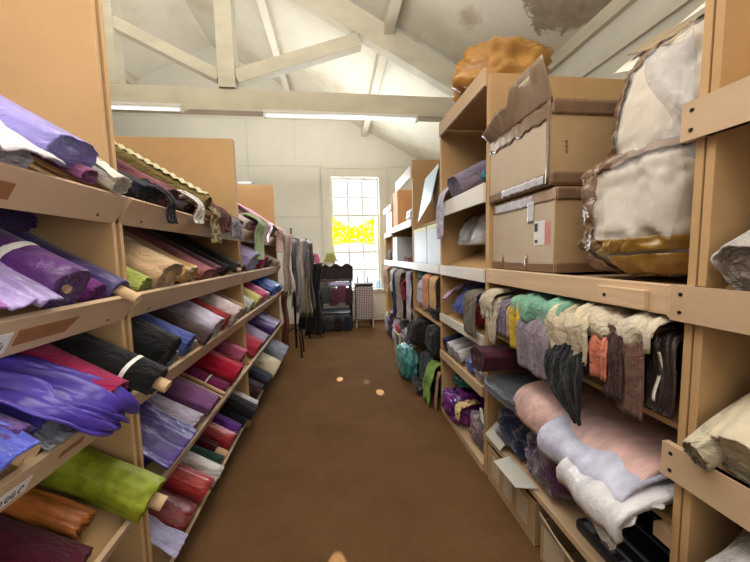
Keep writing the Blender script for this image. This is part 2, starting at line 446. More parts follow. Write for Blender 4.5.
for i in range(4):
    y = SY0 + (SY1-SY0)*i/3; mb.box(XR+.04, XR+.07, y-.02, y+.02, SZ0, SZ1)
for i in range(4):
    q = SZ0 + (SZ1-SZ0)*i/3; mb.box(XR+.041, XR+.069, SY0, SY1, q-.02, q+.02)
mb.build('sash', TRIMP, w2)
MB().box(XR+.053, XR+.057, SY0, SY1, SZ0, SZ1).build('glass', film('window_glass', (1, 1, 1, 1), .04, .02), w2)
# the yellow lace hung across the middle of the window
def lace_mat():
    m, nt, b = newmat('yellow_lace')
    b.inputs['Base Color'].default_value = rgb(238, 226, 40); b.inputs['Roughness'].default_value = .8
    tl = N(nt, 'ShaderNodeBsdfTranslucent'); tl.inputs[0].default_value = rgb(246, 236, 30)
    m1 = N(nt, 'ShaderNodeMixShader'); m1.inputs[0].default_value = .65
    nt.links.new(b.outputs[0], m1.inputs[1]); nt.links.new(tl.outputs[0], m1.inputs[2])
    tc = N(nt, 'ShaderNodeTexCoord'); v = N(nt, 'ShaderNodeTexVoronoi', feature='DISTANCE_TO_EDGE'); v.inputs['Scale'].default_value = 15
    nt.links.new(tc.outputs['Object'], v.inputs['Vector'])
    r = ramp(nt, v.outputs['Distance'], [(.16, (0, 0, 0, 1)), (.22, (1, 1, 1, 1))])
    k = N(nt, 'ShaderNodeMath', operation='MULTIPLY'); k.inputs[1].default_value = .85; nt.links.new(r.outputs[0], k.inputs[0])
    tr = N(nt, 'ShaderNodeBsdfTransparent'); m2 = N(nt, 'ShaderNodeMixShader')
    nt.links.new(k.outputs[0], m2.inputs[0]); nt.links.new(m1.outputs[0], m2.inputs[1]); nt.links.new(tr.outputs[0], m2.inputs[2])
    nt.links.new(m2.outputs[0], nt.nodes['Material Output'].inputs['Surface'])
    return m
def lace(u, v):
    x = -.03 + .9*u; sag = .2*math.sin(PI*u)**1.2
    zt_, zb_ = 2.3 - sag + .02*math.sin(u*40), 1.68 + .06*math.sin(PI*u) + .025*abs(math.sin(u*34))
    return Vector((x + .01*math.sin(v*9), YB-.05 + .015*math.sin(u*30+2*v), zt_ + (zb_-zt_)*v))
tag(MB().shell(lace, 60, 24, None, .003).build('lace_curtain', lace_mat(), smooth=True), 'yellow lace cloth hung across the middle of the window', 'curtain')

# roof truss and purlins
YT = 3.8
tr = struct(empty('roof_truss', (0, YT, 3.13)))
MB().box(XL, XR, YT, YT+.16, 3.13, 3.36).build('tie_beam', BEAM, tr, bevel=.006)
rz = lambda x: ceil_z(x) - .2
for sx, a, b in ((1, RIDGE, 2.22), (-1, RIDGE, 2*RIDGE-2.22)):
    MB().beam((a, YT+.08, rz(RIDGE)), (b, YT+.08, ceil_z(2.22)-.2), .14, .26).build('principal_rafter', BEAM, tr, bevel=.006)
for x in (-1.12, 2*RIDGE+1.12):
    MB().box(x-.09, x+.09, YT-.015, YT+.15, 3.36, rz(x)-.08).build('queen_post', BEAM, tr, bevel=.006)
MB().box(RIDGE-.09, RIDGE+.09, YT, YT+.15, 3.36, rz(RIDGE)-.05).build('king_post', BEAM, tr, bevel=.006)
MB().beam((-1.03, YT+.07, 3.50), (.36, YT+.07, 3.97), .12, .15).build('strut', BEAM, tr, bevel=.006)
MB().beam((-1.21, YT+.07, 3.50), (-2.25, YT+.07, 4.0), .12, .12).build('strut', BEAM, tr, bevel=.006)
MB().box(-1.2, -1.04, YT-.018, YT-.012, 3.352, 3.364).build('iron_strap', plain('old_iron', rgb(70, 62, 52), .6), tr)
for x in (.70, -.86, -3.78, -5.34):
    o = MB().beam((x, YF, ceil_z(x)-.085), (x, YB, ceil_z(x)-.085), .11, .15).build('purlin', TRIMP if x == -.86 else BEAM, bevel=.005); struct(o)
# cable conduits on the face of the beam
mb = MB()
mb.tube([(-3.0, YT-.012, 3.125), (-1.2, YT-.012, 3.122), (1.9, YT-.012, 3.118)], .011, 8)
mb.tube([(-1.72, YT-.014, 3.118), (-1.62, YT-.014, 3.09), (-1.52, YT-.014, 3.118)], .012, 8)
struct(mb.build('trim_8', TRIMP, smooth=True))

# fluorescent lamps
LAMP = plain('lamp_tube', (1, 1, 1, 1), .3, 0, (1, .97, .9, 1), 1.1)
LBODY = plain('lamp_body', rgb(232, 230, 222), .4)
def fluor(x0, x1, y, z, label):
    r = empty('ceiling_lamp', ((x0+x1)/2, y, z))
    tag(r, label, 'lamp', 'fluorescent lamps')
    MB().box(x0, x1, y-.03, y+.03, z, z+.03).build('body', LBODY, r, bevel=.004)
    MB().tube([(x0+.03, y, z-.022), (x1-.03, y, z-.022)], .014, 10).build('tube', LAMP, r, smooth=True)
    for x in (x0+.012, x1-.012): MB().box(x-.012, x+.012, y-.02, y+.02, z-.045, z).build('end_cap', LBODY, r)
fluor(-.74, 1.02, YT-.045, 3.085, 'long fluorescent lamp under the tie beam, the one in front of the window')
fluor(-3.0, -1.58, YT-.045, 3.115, 'long fluorescent lamp under the tie beam behind the tall rack panel')
fluor(-1.98, -1.66, YB-.04, 3.06, 'short lit lamp on the white end wall above the far rack')
def area(name, loc, rot, sx, sy, energy, col=(1, 1, 1)):
    l = bpy.data.lights.new(name, 'AREA'); l.shape = 'RECTANGLE'; l.size = sx; l.size_y = sy; l.energy = energy; l.color = col
    o = bpy.data.objects.new(name, l); o.location = loc; o.rotation_euler = rot; COL.objects.link(o); return o
LW = (1, .965, .92)
def aim(name, loc, to, sx, sy, en, col):
    o = area(name, loc, (0, 0, 0), sx, sy, en, col); o.rotation_euler = (Vector(to)-Vector(loc)).to_track_quat('-Z', 'Y').to_euler(); return o
area('fill_light_over_aisle', (-.2, .5, 3.30), (0, 0, 0), 1.0, 3.0, 48, LW)  # added fill from above; no fixture hangs over the aisle
aim('fill_light_near_panel', (-1.9, -1.2, 3.2), (-1.0, 1.3, 1.6), 1.6, .5, 9, LW)  # added fill aimed at the near left panel, without a fixture
area('lamp_light_over_far_bays', (-.6, 4.6, 3.05), (0, 0, 0), 2.2, .4, 22, LW)
area('fill_light_to_end_wall', (-.4, 4.2, 3.0), (math.radians(82), 0, 0), 3.4, .3, 22, LW)  # added to brighten the end wall, standing in for the tie-beam tubes
area('fill_uplight', (-1.0, .4, 2.95), (PI, 0, 0), 4.0, 3.4, 210, LW)  # added upward fill that brightens the ceiling, not a fitting
area('fill_uplight_far', (-1.2, 5.4, 3.0), (PI, 0, 0), 4.5, 1.6, 48, LW)  # same added ceiling fill for the far end
# daylight: sash window at the far end, and fill through the added window behind the viewer
area('daylight_end_window', ((WX0+WX1)/2, YB+.45, 2.1), (math.radians(-80), 0, 0), 1.2, 2.6, 270, (.82, .91, 1))
area('fill_side_window', (XR+.35, (SY0+SY1)/2, 1.75), (0, math.radians(90), 0), 2.0, 1.9, 190, (.96, .97, 1))
# spot lamps outside the window, standing in for small sun patches on the floor
def beam_to(p, r, energy, x, z, shape=1):
    a = Vector((x, YB+.6, z)); d = (Vector(p)-a)
    l = bpy.data.lights.new('sunbeam', 'SPOT'); l.energy = energy; l.color = (1, .9, .72); l.shadow_soft_size = .004
    l.spot_size = 2*math.atan(r/d.length); l.spot_blend = .35
    o = bpy.data.objects.new('sunbeam', l); o.location = a; o.rotation_euler = d.to_track_quat('-Z', 'Y').to_euler(); COL.objects.link(o)
for p, r, en, x, z in (((.008, 3.70, 0), .035, 9000, .30, 2.95), ((.435, 3.26, 0), .045, 9000, .62, 2.95), ((-.045, 1.35, 0), .02, 14000, .31, 2.95),
                   ((.319, 3.56, 0), .02, 1500, .62, 2.6), ((.25, 5.1, 0), .03, 1200, .6, 2.0), ((.33, 5.05, 0), .03, 1200, .65, 2.0)):
    beam_to(p, r, en, x, z)
wd = bpy.data.worlds.new('sky'); S.world = wd; wd.use_nodes = True
nt = wd.node_tree; bg = nt.nodes['Background']
tc = N(nt, 'ShaderNodeTexCoord'); sx = N(nt, 'ShaderNodeSeparateXYZ'); nt.links.new(tc.outputs['Generated'], sx.inputs[0])
r = ramp(nt, sx.outputs['Z'], [(.0, (.95, .97, 1, 1)), (.5, (.72, .85, 1, 1))]); nt.links.new(r.outputs[0], bg.inputs[0])
bg.inputs[1].default_value = 1.3

# ------------------------------------------------------------------ racks on the left of the aisle
LIPS = [1.75, 1.39, 1.03, .60, .20]
ANG = 31
SL = [Slope(-1, -.765, t-.055, ANG) for t in LIPS]
SH = ['top', 'second', 'third', 'fourth', 'bottom']
def sloped_rack(y0, y1, label, group, lips=LIPS):
    r = empty('bolt_rack', (-1.4, (y0+y1)/2, 0)); tag(r, label, 'rack', group)
    for y in (y0, y1-.018):
        MB().box(-2.02, -.80, y, y+.018, 0, 2.46).build('side_panel', MDF, r, bevel=.002)
    sl = [Slope(-1, -.765, t-.055, ANG) for t in lips]
    for F in sl:
        P = []
        for y in (y0+.02, y1-.02):
            P.append([F.pt(0.02, y, -.018), F.pt(1.42, y, -.018), F.pt(1.42, y, 0), F.pt(.02, y, 0)])
        MB().hexa([P[0][0], P[0][1], P[1][1], P[1][0], P[0][3], P[0][2], P[1][2], P[1][3]]).build('sloped_shelf', MDF, r)
        P = []
        for y in (y0, y1):
            P.append([F.pt(-.0, y, -.075), F.pt(.018, y, -.075), F.pt(.018, y, .035), F.pt(0, y, .035)])
        lip = MB().hexa([P[0][0], P[0][1], P[1][1], P[1][0], P[0][3], P[0][2], P[1][2], P[1][3]]).build('front_lip', MDFE, r, bevel=.002)
        sc = MB()
        for y in (y0+.12, y1-.1):
            sc.tube([F.pt(-.0015, y, -.05), F.pt(.004, y, -.05)], .005, 8)
        sc.build('screw', plain('screw_steel', rgb(70, 60, 50), .4, .5), lip)
        rackslips.append(lip)
    return r
rackslips = []
sloped_rack(-.2, 1.28, 'fibreboard bolt rack with sloping shelves, nearest the viewer, holding purple cloths', 'sloping fabric bolt racks')
near_lips = rackslips[:]; rackslips.clear()
sloped_rack(1.30, 2.78, 'fibreboard bolt rack with sloping shelves, the middle one with peach and black bolts', 'sloping fabric bolt racks')
rackslips.clear()
sloped_rack(2.80, 4.5, 'fibreboard bolt rack with sloping shelves, the far one beside the clothes stand', 'sloping fabric bolt racks')
# tape marks and hand-written tickets on the near rack's lips
def on_lip(F, y0, y1, n0, n1, name, mat, par, off=.002, skew=0):
    P = [F.pt(-.0005, y0, n0), F.pt(-.0005, y1-skew*0, n0), F.pt(-.0005, y1+skew, n1), F.pt(-.0005, y0, n1)]
    Q = [F.pt(-off, y0, n0), F.pt(-off, y1, n0), F.pt(-off, y1+skew, n1), F.pt(-off, y0, n1)]
    return MB().hexa([P[0], P[1], P[2], P[3], Q[0], Q[1], Q[2], Q[3]]).build(name, mat, par)
def scribble(F, y0, y1, n0, par, seed, h=.022):
    rnd = random.Random(seed); mb = MB(); y = y0
    while y < y1:
        k = rnd.random(); pts = []
        for i in range(7):
            a = i/6*PI*2*(.7+.3*k); pts.append(F.pt(-.0032, y + .006 + .005*math.cos(a+k*6), n0 + h*(.5+.5*math.sin(a*(1 if k < .6 else .5)+k*5))))
        mb.tube(pts, .0013, 5); y += .014 + .004*rnd.random()
    mb.build('handwriting', INK, par)
STAIN = mottled('old_tape_mark', rgb(150, 104, 62), .85, 1.1, 20, .5)
on_lip(SL[0], .62, .885, -.05, -.005, 'tape_mark', STAIN, near_lips[0])
tk = on_lip(SL[1], .60, .835, -.06, -.002, 'ticket', WHITE, near_lips[1], .0025); scribble(SL[1], .62, .82, -.045, tk, 3)
on_lip(SL[1], .85, 1.0, -.045, -.0, 'tape_mark', STAIN, near_lips[1], skew=.03)
tk = on_lip(SL[2], .60, .84, -.05, -.005, 'ticket', WHITE, near_lips[2], .0025); scribble(SL[2], .62, .82, -.04, tk, 8)
on_lip(SL[2], .92, 1.0, -.02, .0, 'tape_mark', STAIN, near_lips[2])

KN, KM, KF = 'near bolt rack', 'middle bolt rack', 'far bolt rack'
GR = {KN: 'fabric bolts in the near bolt rack', KM: 'fabric bolts in the middle bolt rack', KF: 'fabric bolts in the far bolt rack'}
def R(rack, k, desc, y, w, h, colr, kind='matte', **kw):
    return roll(SL[k], y, w, h, cloth(*colr, kind) if isinstance(colr, tuple) else colr, '%s on the %s rack\'s %s shelf' % (desc, rack.split()[0], SH[k]), group=GR[rack], **kw)
def DR(rack, k, desc, ya, yb, colr, kind='matte', up=.5, n=.05, over=.06, cat='cloth', **kw):
    """cloth lying on the slope and drooping over the lip"""
    F = SL[k]; P = [F.pt(up, 0, n*.6), F.pt(up*.6, 0, n+.02), F.pt(.12, 0, n+.015), F.pt(.0, 0, max(n, .05)+.005)]
    if over: P += [F.pt(-.03, 0, .03), F.pt(-.025, 0, .03) + Vector((0.012, 0, -over))]
    prof = [(p.x, p.z) for p in P]
    return sheet(kw.pop('name', 'fabric_length'), prof, ya, yb, cloth(*colr, kind) if isinstance(colr, tuple) else colr,
                 '%s on the %s rack\'s %s shelf' % (desc, rack.split()[0], SH[k]), cat, GR[rack], **kw)
WB = WHITE
# near rack
R(KN, 0, 'cream fabric roll tight against the panel', 1.215, .09, .07, (226, 218, 204), s0=.0, core=False)
R(KN, 0, 'smooth lilac fabric bolt', 1.055, .19, .10, (150, 140, 214), 'satin', n=.055, s0=.05, yaw=-.02, core=False)
R(KN, 0, 'thin magenta fabric roll below the lilac bolt', 1.10, .07, .05, (168, 100, 150), s0=.02, core=False)
R(KN, 0, 'white fabric bolt beside the lilac one', .88, .16, .08, (228, 220, 226), n=0, s0=.05, core=False)
DR(KN, 0, 'white crumpled cloth at the lip', .62, .98, (232, 224, 228), up=.5, n=.075, over=0, folds=3, amp=.012, wr=.02)
DR(KN, 0, 'pale cream cloth scrap at the lip end', 1.17, 1.25, (232, 226, 214), up=.2, n=.09, over=.0, folds=2, amp=.01)
R(KN, 1, 'dusky blue purple roll with cardboard tube showing', 1.215, .09, .085, (78, 66, 122), 'satin', s0=.03, coreout=.07, corer=.02)
R(KN, 1, 'magenta purple crumpled roll', 1.12, .085, .075, (120, 46, 128), s0=.04, core=False, nzk=1.8)
R(KN, 1, 'plum purple roll with a white paper band', .99, .14, .14, (92, 44, 116), 'satin', s0=.035, band=[(.17, .022, WB)], corer=.012, coreout=0)
R(KN, 1, 'deep purple fabric bolt behind the banded roll', .84, .12, .12, (70, 40, 110), s0=.2, core=False)
R(KN, 1, 'dark violet fabric bolt stacked at the back', 1.12, .17, .08, (62, 36, 92), n=.09, s0=.34, core=False)
DR(KN, 1, 'lilac and silver cloth drooping over the lip', .80, .93, (170, 150, 206), 'satin', up=.6, n=.07, over=0, folds=3, amp=.014)
DR(KN, 1, 'orchid pink cloth drooping over the lip', .60, .79, (178, 98, 186), 'satin', up=.6, n=.07, over=0, folds=3, amp=.016)
R(KN, 2, 'black fabric roll with a white tie and wooden core', 1.185, .11, .105, (22, 20, 24), n=.075, s0=-.055, band=[(.035, .014, WB)], coreout=.04, corer=.022, s1=1.2)
R(KN, 2, 'dark base bolt under the black roll', 1.20, .10, .07, (46, 34, 40), s0=.03, core=False)
R(KN, 2, 'crimson pink fabric bolt', 1.08, .13, .10, (178, 36, 90), n=.045, s0=.01, core=False)
R(KN, 2, 'deep indigo fabric bolt', .93, .14, .10, (62, 50, 140), n=0, s0=.06, core=False)
R(KN, 2, 'shimmering plum roll with a wooden core', .79, .12, .10, (88, 54, 128), 'satin', s0=.05, n=.03, coreout=.05, corer=.024)
SEQ = mottled('grey_sequin_cloth', rgb(128, 128, 138), .55, 1.35, 70, .35, .4, 90)
DR(KN, 2, 'grey sequinned cloth with a pale edge', .86, .98, SEQ, up=.22, n=.05, over=.0, folds=2, amp=.008)
# the royal purple cloth with the pointed corner
F = SL[2]
TAF = mottled('royal_purple_taffeta', rgb(86, 66, 172), .6, 1.35, 9, .34, .9, 13, spec=.5)
P = [F.pt(.75, 0, .075), F.pt(.45, 0, .11), F.pt(.2, 0, .125), F.pt(.03, 0, .105), F.pt(-.03, 0, .06), F.pt(-.035, 0, .02)]
o = sheet('fabric_length', [(p.x, p.z) for p in P], [.75, .76, .79, .84, .92, 1.02], [1.02, 1.01, 1.02, 1.08, 1.15, 1.18], TAF,
          'crumpled royal purple cloth with a corner over the near rack\'s third lip', 'cloth', GR[KN], folds=4, amp=.02, wr=.035, seed=4, nu=70, nv=70)
DR(KN, 2, 'electric blue cloth spilling out', .62, .80, (70, 80, 190), 'satin', up=.5, n=.11, over=.0, folds=3, amp=.016)
COPPER = mottled('crumpled_copper_cloth', rgb(176, 104, 48), .55, 1.3, 16, .3, .7, 22, spec=.6)
LIME = mottled('lime_crinkle_cloth', rgb(142, 152, 38), .6, 1.3, 22, .5, .5, 40)
R(KN, 3, 'crinkled lime green roll with a cardboard core', 1.17, .15, .13, LIME, n=.02, s0=-.02, nzk=1.7, coreout=.045, corer=.024)
R(KN, 3, 'shiny copper orange cloth roll', 1.05, .10, .085, COPPER, n=.01, s0=.11, nzk=2.6, core=False)
R(KN, 3, 'dark burgundy fabric bolt', .93, .14, .09, (84, 20, 40), s0=.04, core=False)
R(KN, 3, 'wine crimson fabric bolt', .79, .13, .11, (124, 28, 62), s0=.12, n=.01, core=False)
R(KN, 4, 'mustard gold fabric bolt', 1.14, .16, .10, (150, 116, 50), core=False)
# middle rack
DK = mottled('dark_brown_knit', rgb(58, 46, 52), .7, 1.3, 12, .85)
R(KM, 0, 'black cloth bundle', 1.42, .18, .10, (34, 30, 44), s0=.03, core=False, nzk=1.8)
R(KM, 0, 'dusty maroon cloth bundle', 1.62, .18, .12, (128, 74, 84), s0=.05, core=False, nzk=1.8)
R(KM, 0, 'dark brown cloth bundle', 1.82, .16, .09, DK, s0=.04, core=False, nzk=2)
OLIVE = cloth(142, 124, 72)
t = R(KM, 0, 'long olive roll edged with dotted lace', 1.96, .09, .085, OLIVE, n=.075, s0=.03, s1=1.3, core=False)
LACE = patterned('dotted_lace', [rgb(206, 196, 160), rgb(196, 184, 146), rgb(84, 76, 54)], 70)
Fq = SL[0]
mb = MB().shell(lambda u, v: Fq.pt(.05+1.2*u, 2.0-.07*v, .158+.014*math.sin(v*PI)+.006*math.sin(u*150)), 90, 5, None, .004); mb.build('lace_trim', LACE, t, smooth=True)
DR(KM, 0, 'black frayed scrap dangling from the lip', 1.50, 1.56, (30, 26, 34), up=.2, n=.08, over=.05, folds=1)
DR(KM, 0, 'white crumpled scrap at the lip', 1.78, 1.86, (226, 222, 218), up=.12, n=.1, over=.02, folds=1)
DR(KM, 0, 'brown patterned scarf dangling from the lip', 1.98, 2.12, patterned('scarf_brown', [rgb(84, 68, 54), rgb(150, 136, 96), rgb(58, 44, 40)], 45), up=.3, n=.09, over=.12, folds=2, amp=.014)
DR(KM, 0, 'dark red brown cloth heaped', 2.12, 2.32, (96, 56, 56), up=.3, n=.1, over=.03, folds=2, amp=.02)
DR(KM, 0, 'grey striped scrap over the lip', 2.36, 2.6, patterned('grey_stripe', [rgb(128, 122, 128), rgb(88, 84, 96), rgb(160, 156, 160)], 40), up=.3, n=.07, over=.07, folds=2, amp=.014)
R(KM, 0, 'grey fabric roll at the panel', 2.66, .12, .06, (120, 112, 104), core=False)
R(KM, 1, 'lime yellow fabric roll end', 1.365, .085, .085, (196, 206, 110), s0=.03, core=False)
R(KM, 1, 'wide peach cream fabric bolt', 1.53, .22, .15, (226, 190, 150), s0=.03, corer=.03, coreout=0, nzk=1.2)
R(KM, 1, 'golden yellow fabric bolt', 1.77, .20, .11, (214, 170, 100), 'satin', s0=.04, core=False, nzk=1.5)
R(KM, 1, 'dusty rose fabric bolt', 2.02, .21, .09, (188, 110, 116), s0=.04, core=False)
R(KM, 1, 'mauve fabric bolt', 2.22, .14, .085, (140, 96, 112), s0=.06, core=False)
R(KM, 1, 'dark plum fabric roll', 2.36, .10, .09, (62, 48, 58), s0=.05, core=False)
R(KM, 1, 'dark charcoal thin roll', 2.49, .09, .08, (54, 48, 46), s0=.02, corer=.014)
R(KM, 1, 'plum bolt lying on top at the back', 1.72, .24, .07, (96, 62, 72), n=.15, s0=.42, core=False)
R(KM, 1, 'brown fabric bolt', 2.64, .13, .06, (112, 86, 70), core=False)
R(KM, 2, 'thick black fabric bolt', 1.40, .17, .17, (22, 21, 25), s0=.02, core=False)
R(KM, 2, 'pale sky blue fabric bolt', 1.525, .065, .09, (172, 198, 226), s0=.03, core=False)
R(KM, 2, 'mid blue fabric bolt', 1.615, .10, .12, (92, 108, 184), s0=.02, core=False)
R(KM, 2, 'ivory fabric bolt', 1.725, .10, .085, (222, 216, 208), s0=.03, core=False)
R(KM, 2, 'dark brown fabric roll', 1.83, .085, .09, (92, 74, 72), s0=.0, core=False)
R(KM, 2, 'wide pale lavender fabric bolt', 1.99, .20, .13, (206, 196, 222), 'satin', s0=.02, core=False)
R(KM, 2, 'red fabric roll', 2.15, .085, .12, (176, 66, 72), s0=.02, core=False)
R(KM, 2, 'pinkish white fabric bolt', 2.29, .17, .16, (228, 206, 212), s0=.0, corer=.014, coreout=.005)
R(KM, 2, 'cream lace fabric bolt', 2.46, .14, .13, mottled('cream_lace', rgb(206, 178, 142), .75, 1.2, 24, .8, .4, 40), s0=.04, core=False, nzk=1.8)
R(KM, 2, 'tan fabric roll', 2.63, .13, .12, (196, 164, 126), s0=.03, core=False)
R(KM, 3, 'slate violet base bolt', 1.44, .22, .06, (70, 50, 120), s0=.1, core=False)
DR(KM, 3, 'violet blue satin cloth sagging towards the lip', 1.33, 1.60, (70, 48, 132), 'satin', up=.75, n=.10, over=.0, folds=3, amp=.018)
R(KM, 3, 'pale lavender grey fabric bolt', 1.68, .15, .13, (196, 182, 206), s0=.03, core=False)
R(KM, 3, 'mauve fabric bolt', 1.86, .17, .11, (140, 88, 142), s0=.02, core=False)
for y, z in ((1.985, .02), (2.02, .03)):
    roll(SL[3], y, .022, .022, TUBE, 'bare wooden dowel between the mauve and crimson bolts of the middle bolt rack', group='bare wooden dowels', n=.06+z, s0=.01, s1=1.2, core=False, nzk=.3, name='wooden_dowel', cat='dowel')
R(KM, 3, 'wine purple fabric roll with a white band', 2.11, .12, .12, (132, 34, 92), s0=.03, core=False, band=[(.15, .012, WB)])
R(KM, 3, 'bright red crimson fabric bolt', 2.29, .20, .16, (196, 28, 62), s0=.02, core=False)
R(KM, 3, 'dark red fabric bolt', 2.46, .10, .13, (150, 24, 50), s0=.03, core=False)
R(KM, 3, 'rose pink fabric bolt', 2.63, .18, .17, (216, 112, 150), s0=.08, core=False)
DR(KM, 4, 'pale lavender cloth at the near panel', 1.33, 1.43, (190, 186, 222), up=.4, n=.1, over=0, folds=2)
R(KM, 4, 'dark wine red fabric bolt', 1.53, .17, .12, (128, 22, 34), 'satin', s0=.03, core=False)
R(KM, 4, 'red satin fabric bolt', 1.69, .12, .13, (178, 42, 46), 'satin', s0=.02, core=False, nzk=1.6)
R(KM, 4, 'white fabric bolt in a paper wrap', 1.81, .10, .13, (232, 226, 224), s0=.0, core=False)
R(KM, 4, 'bottle green fabric bolt', 1.935, .13, .12, (26, 62, 54), s0=.03, core=False)
R(KM, 4, 'dark burgundy fabric roll with a wide cardboard core', 2.06, .10, .10, (84, 18, 34), s0=.1, coreout=.08, corer=.03)
R(KM, 4, 'brick red fabric bolt', 2.17, .11, .14, (168, 36, 46), 'satin', s0=.03, core=False)
R(KM, 4, 'purple fabric bolt', 2.30, .13, .12, (104, 52, 146), s0=.03, core=False)
R(KM, 4, 'black fabric bolt', 2.44, .12, .10, (22, 24, 34), s0=.01, core=False)
R(KM, 4, 'black fabric bolt stacked on another', 2.49, .18, .09, (18, 18, 24), n=.105, s0=-.01, core=False)
R(KM, 4, 'navy fabric bolt', 2.555, .09, .09, (26, 28, 48), s0=.05, core=False)
R(KM, 4, 'white fabric bolt', 2.68, .13, .10, (222, 216, 220), n=.0, s0=-.0, corer=.02, coreout=.0)
# far rack
R(KF, 0, 'white pink fabric bolt', 2.95, .22, .12, (226, 204, 210), s0=.04, core=False, nzk=1.6)
R(KF, 0, 'rose pink fabric bolt', 3.3, .26, .14, (216, 126, 160), s0=.03, core=False)
R(KF, 0, 'ivory fabric bolt', 3.62, .26, .14, (226, 210, 200), s0=.03, core=False, nzk=1.6)
R(KF, 0, 'dark brown fabric bundle', 3.92, .22, .14, (92, 58, 58), s0=.02, core=False, nzk=2)
R(KF, 0, 'pale blush fabric bolt', 4.24, .28, .12, (230, 196, 190), s0=.0, core=False, nzk=1.6)
DR(KF, 0, 'pink satin cloth sliding over the lip', 3.25, 3.6, (220, 134, 170), 'satin', up=.6, n=.16, over=.06, folds=3, amp=.02)
DR(KF, 0, 'pale green chiffon hanging over the lip', 3.02, 3.3, (188, 208, 162), up=.2, n=.14, over=.24, folds=3, amp=.03)
DR(KF, 0, 'blush cloth hanging over the lip end', 4.1, 4.46, (232, 200, 194), up=.4, n=.14, over=.16, folds=4, amp=.03)
R(KF, 1, 'wide lavender fabric bolt', 3.05, .40, .20, (186, 176, 220), s0=.05, core=False)
R(KF, 1, 'raspberry pink fabric bolt', 3.46, .22, .16, (196, 62, 104), s0=.04, core=False)
R(KF, 1, 'charcoal fabric bolt', 3.76, .22, .12, (86, 74, 82), s0=.04, core=False)
R(KF, 1, 'pale grey fabric roll', 4.1, .2, .08, (168, 156, 152), s0=.0, corer=.02)
R(KF, 2, 'white fabric bolt', 2.91, .14, .12, (222, 226, 220), s0=.04, core=False)
R(KF, 2, 'butter yellow fabric bolt', 3.11, .22, .14, (232, 220, 140), s0=.03, core=False)
R(KF, 2, 'hot pink magenta fabric bolt', 3.43, .32, .15, (206, 32, 112), 'satin', s0=.03, core=False, nzk=1.8)
R(KF, 2, 'cobalt blue satin fabric bolt', 3.86, .42, .16, (40, 92, 196), 'shiny', s0=.02, core=False, nzk=1.8)
R(KF, 2, 'sky blue fabric bolt', 4.27, .26, .10, (88, 130, 206), s0=.02, core=False)
R(KF, 3, 'coral red fabric bolt', 3.0, .26, .16, (206, 66, 92), s0=.03, core=False)
R(KF, 3, 'pale lilac fabric bolt', 3.32, .30, .13, (190, 168, 204), s0=.03, core=False)
R(KF, 3, 'royal purple fabric bolt', 3.72, .36, .15, (88, 44, 136), 'satin', s0=.02, core=False)
R(KF, 3, 'grey lilac fabric bolt', 4.16, .36, .10, (156, 140, 168), s0=.03, core=False)
R(KF, 4, 'dark plum fabric bolt', 2.93, .18, .16, (62, 38, 44), s0=.03, core=False)
R(KF, 4, 'dark navy fabric bolt', 3.17, .24, .14, (38, 42, 58), s0=.0, core=False)
R(KF, 4, 'cream fabric bolt', 3.52, .36, .16, (230, 216, 186), s0=-.02, n=.04, core=False)
R(KF, 4, 'blue grey fabric bolt', 4.0, .46, .18, (150, 156, 174), s0=-.02, n=.04, core=False)
# ------------------------------------------------------------------ storage racks on the right of the aisle
XF, XW = .96, 2.18
def panel(r, y, top, t=.02, x1=XW): return MB().box(XF, x1, y, y+t, 0, top).build('side_panel', MDF, r, bevel=.002)
def fslope(r, T, y0, y1, mat=MDFE, ang=ANG, depth=1.27, lh=.09, front=None):
    """sloping shelf with a flat upright lip on its front"""
    F = Slope(1, .965, T-.035, ang)
    P = []
    for y in (y0, y1): P.append([F.pt(0, y, -.018), F.pt(depth, y, -.018), F.pt(depth, y, 0), F.pt(0, y, 0)])
    MB().hexa([P[0][0], P[0][1], P[1][1], P[1][0], P[0][3], P[0][2], P[1][2], P[1][3]]).build('sloped_shelf', MDF, r)
    lip = MB().box(.938, .958, y0-.02, y1+.02, T-lh, T).build('front_lip', mat, r, bevel=.002)
    return F, lip
SCREW = plain('dark_screw', rgb(40, 34, 30), .5, .4)
# the rack nearest the viewer
ra = empty('storage_rack', (1.5, .15, 0)); tag(ra, 'fibreboard storage rack nearest the viewer with sloping shelves and wide lips', 'rack', 'storage racks opposite the bolt racks')
panel(ra, -.5, 2.5); panel(ra, .70, 2.5)
FA = []
for T in (1.88, 1.395, .935, .47):
    F, lip = fslope(ra, T, -.478, .698, lh=.10); FA.append(F)
    MB().box(.936, .957, -.52, .765, T-.10, T).build('lip_facing', MDFE, lip)
    for z in (T-.025, T-.075):
        MB().tube([(.9345, .74, z), (.938, .74, z)], .0055, 8).build('screw', SCREW, lip)
def RA(k, label, y, w, h, c, kind='matte', F=None, **kw):
    return roll((F or FA)[k] if not isinstance(k, Slope) else k, y, w, h, cloth(*c, kind) if isinstance(c, tuple) else c, label, **kw)
GA = 'cloths in the storage rack nearest the viewer'
RA(1, 'greyish white fabric bolt against the panel of the nearest storage rack', .595, .17, .15, (204, 198, 190), s0=.03, s1=1.2, core=False, group=GA)
RA(2, 'cream textured fabric bolt spilling from the nearest storage rack', .585, .19, .15, mottled('cream_textured_cloth', rgb(222, 208, 182), .9, 1.06, 40, .8, .4, 120), s0=.03, s1=1.2, core=False, group=GA, nzk=1.5)
RA(2, 'salmon pink fabric bolt beside the cream one', .40, .16, .10, (214, 152, 128), s0=.03, core=False, group=GA)
RA(2, 'pale blue white fabric bolt in the nearest storage rack', .24, .15, .12, (206, 208, 222), s0=.02, core=False, group=GA)
RA(2, 'stack of frayed cream cloth ends on the third lip', .655, .05, .10, (216, 204, 178), s0=-.02, s1=.8, core=False, group=GA, nzk=2)
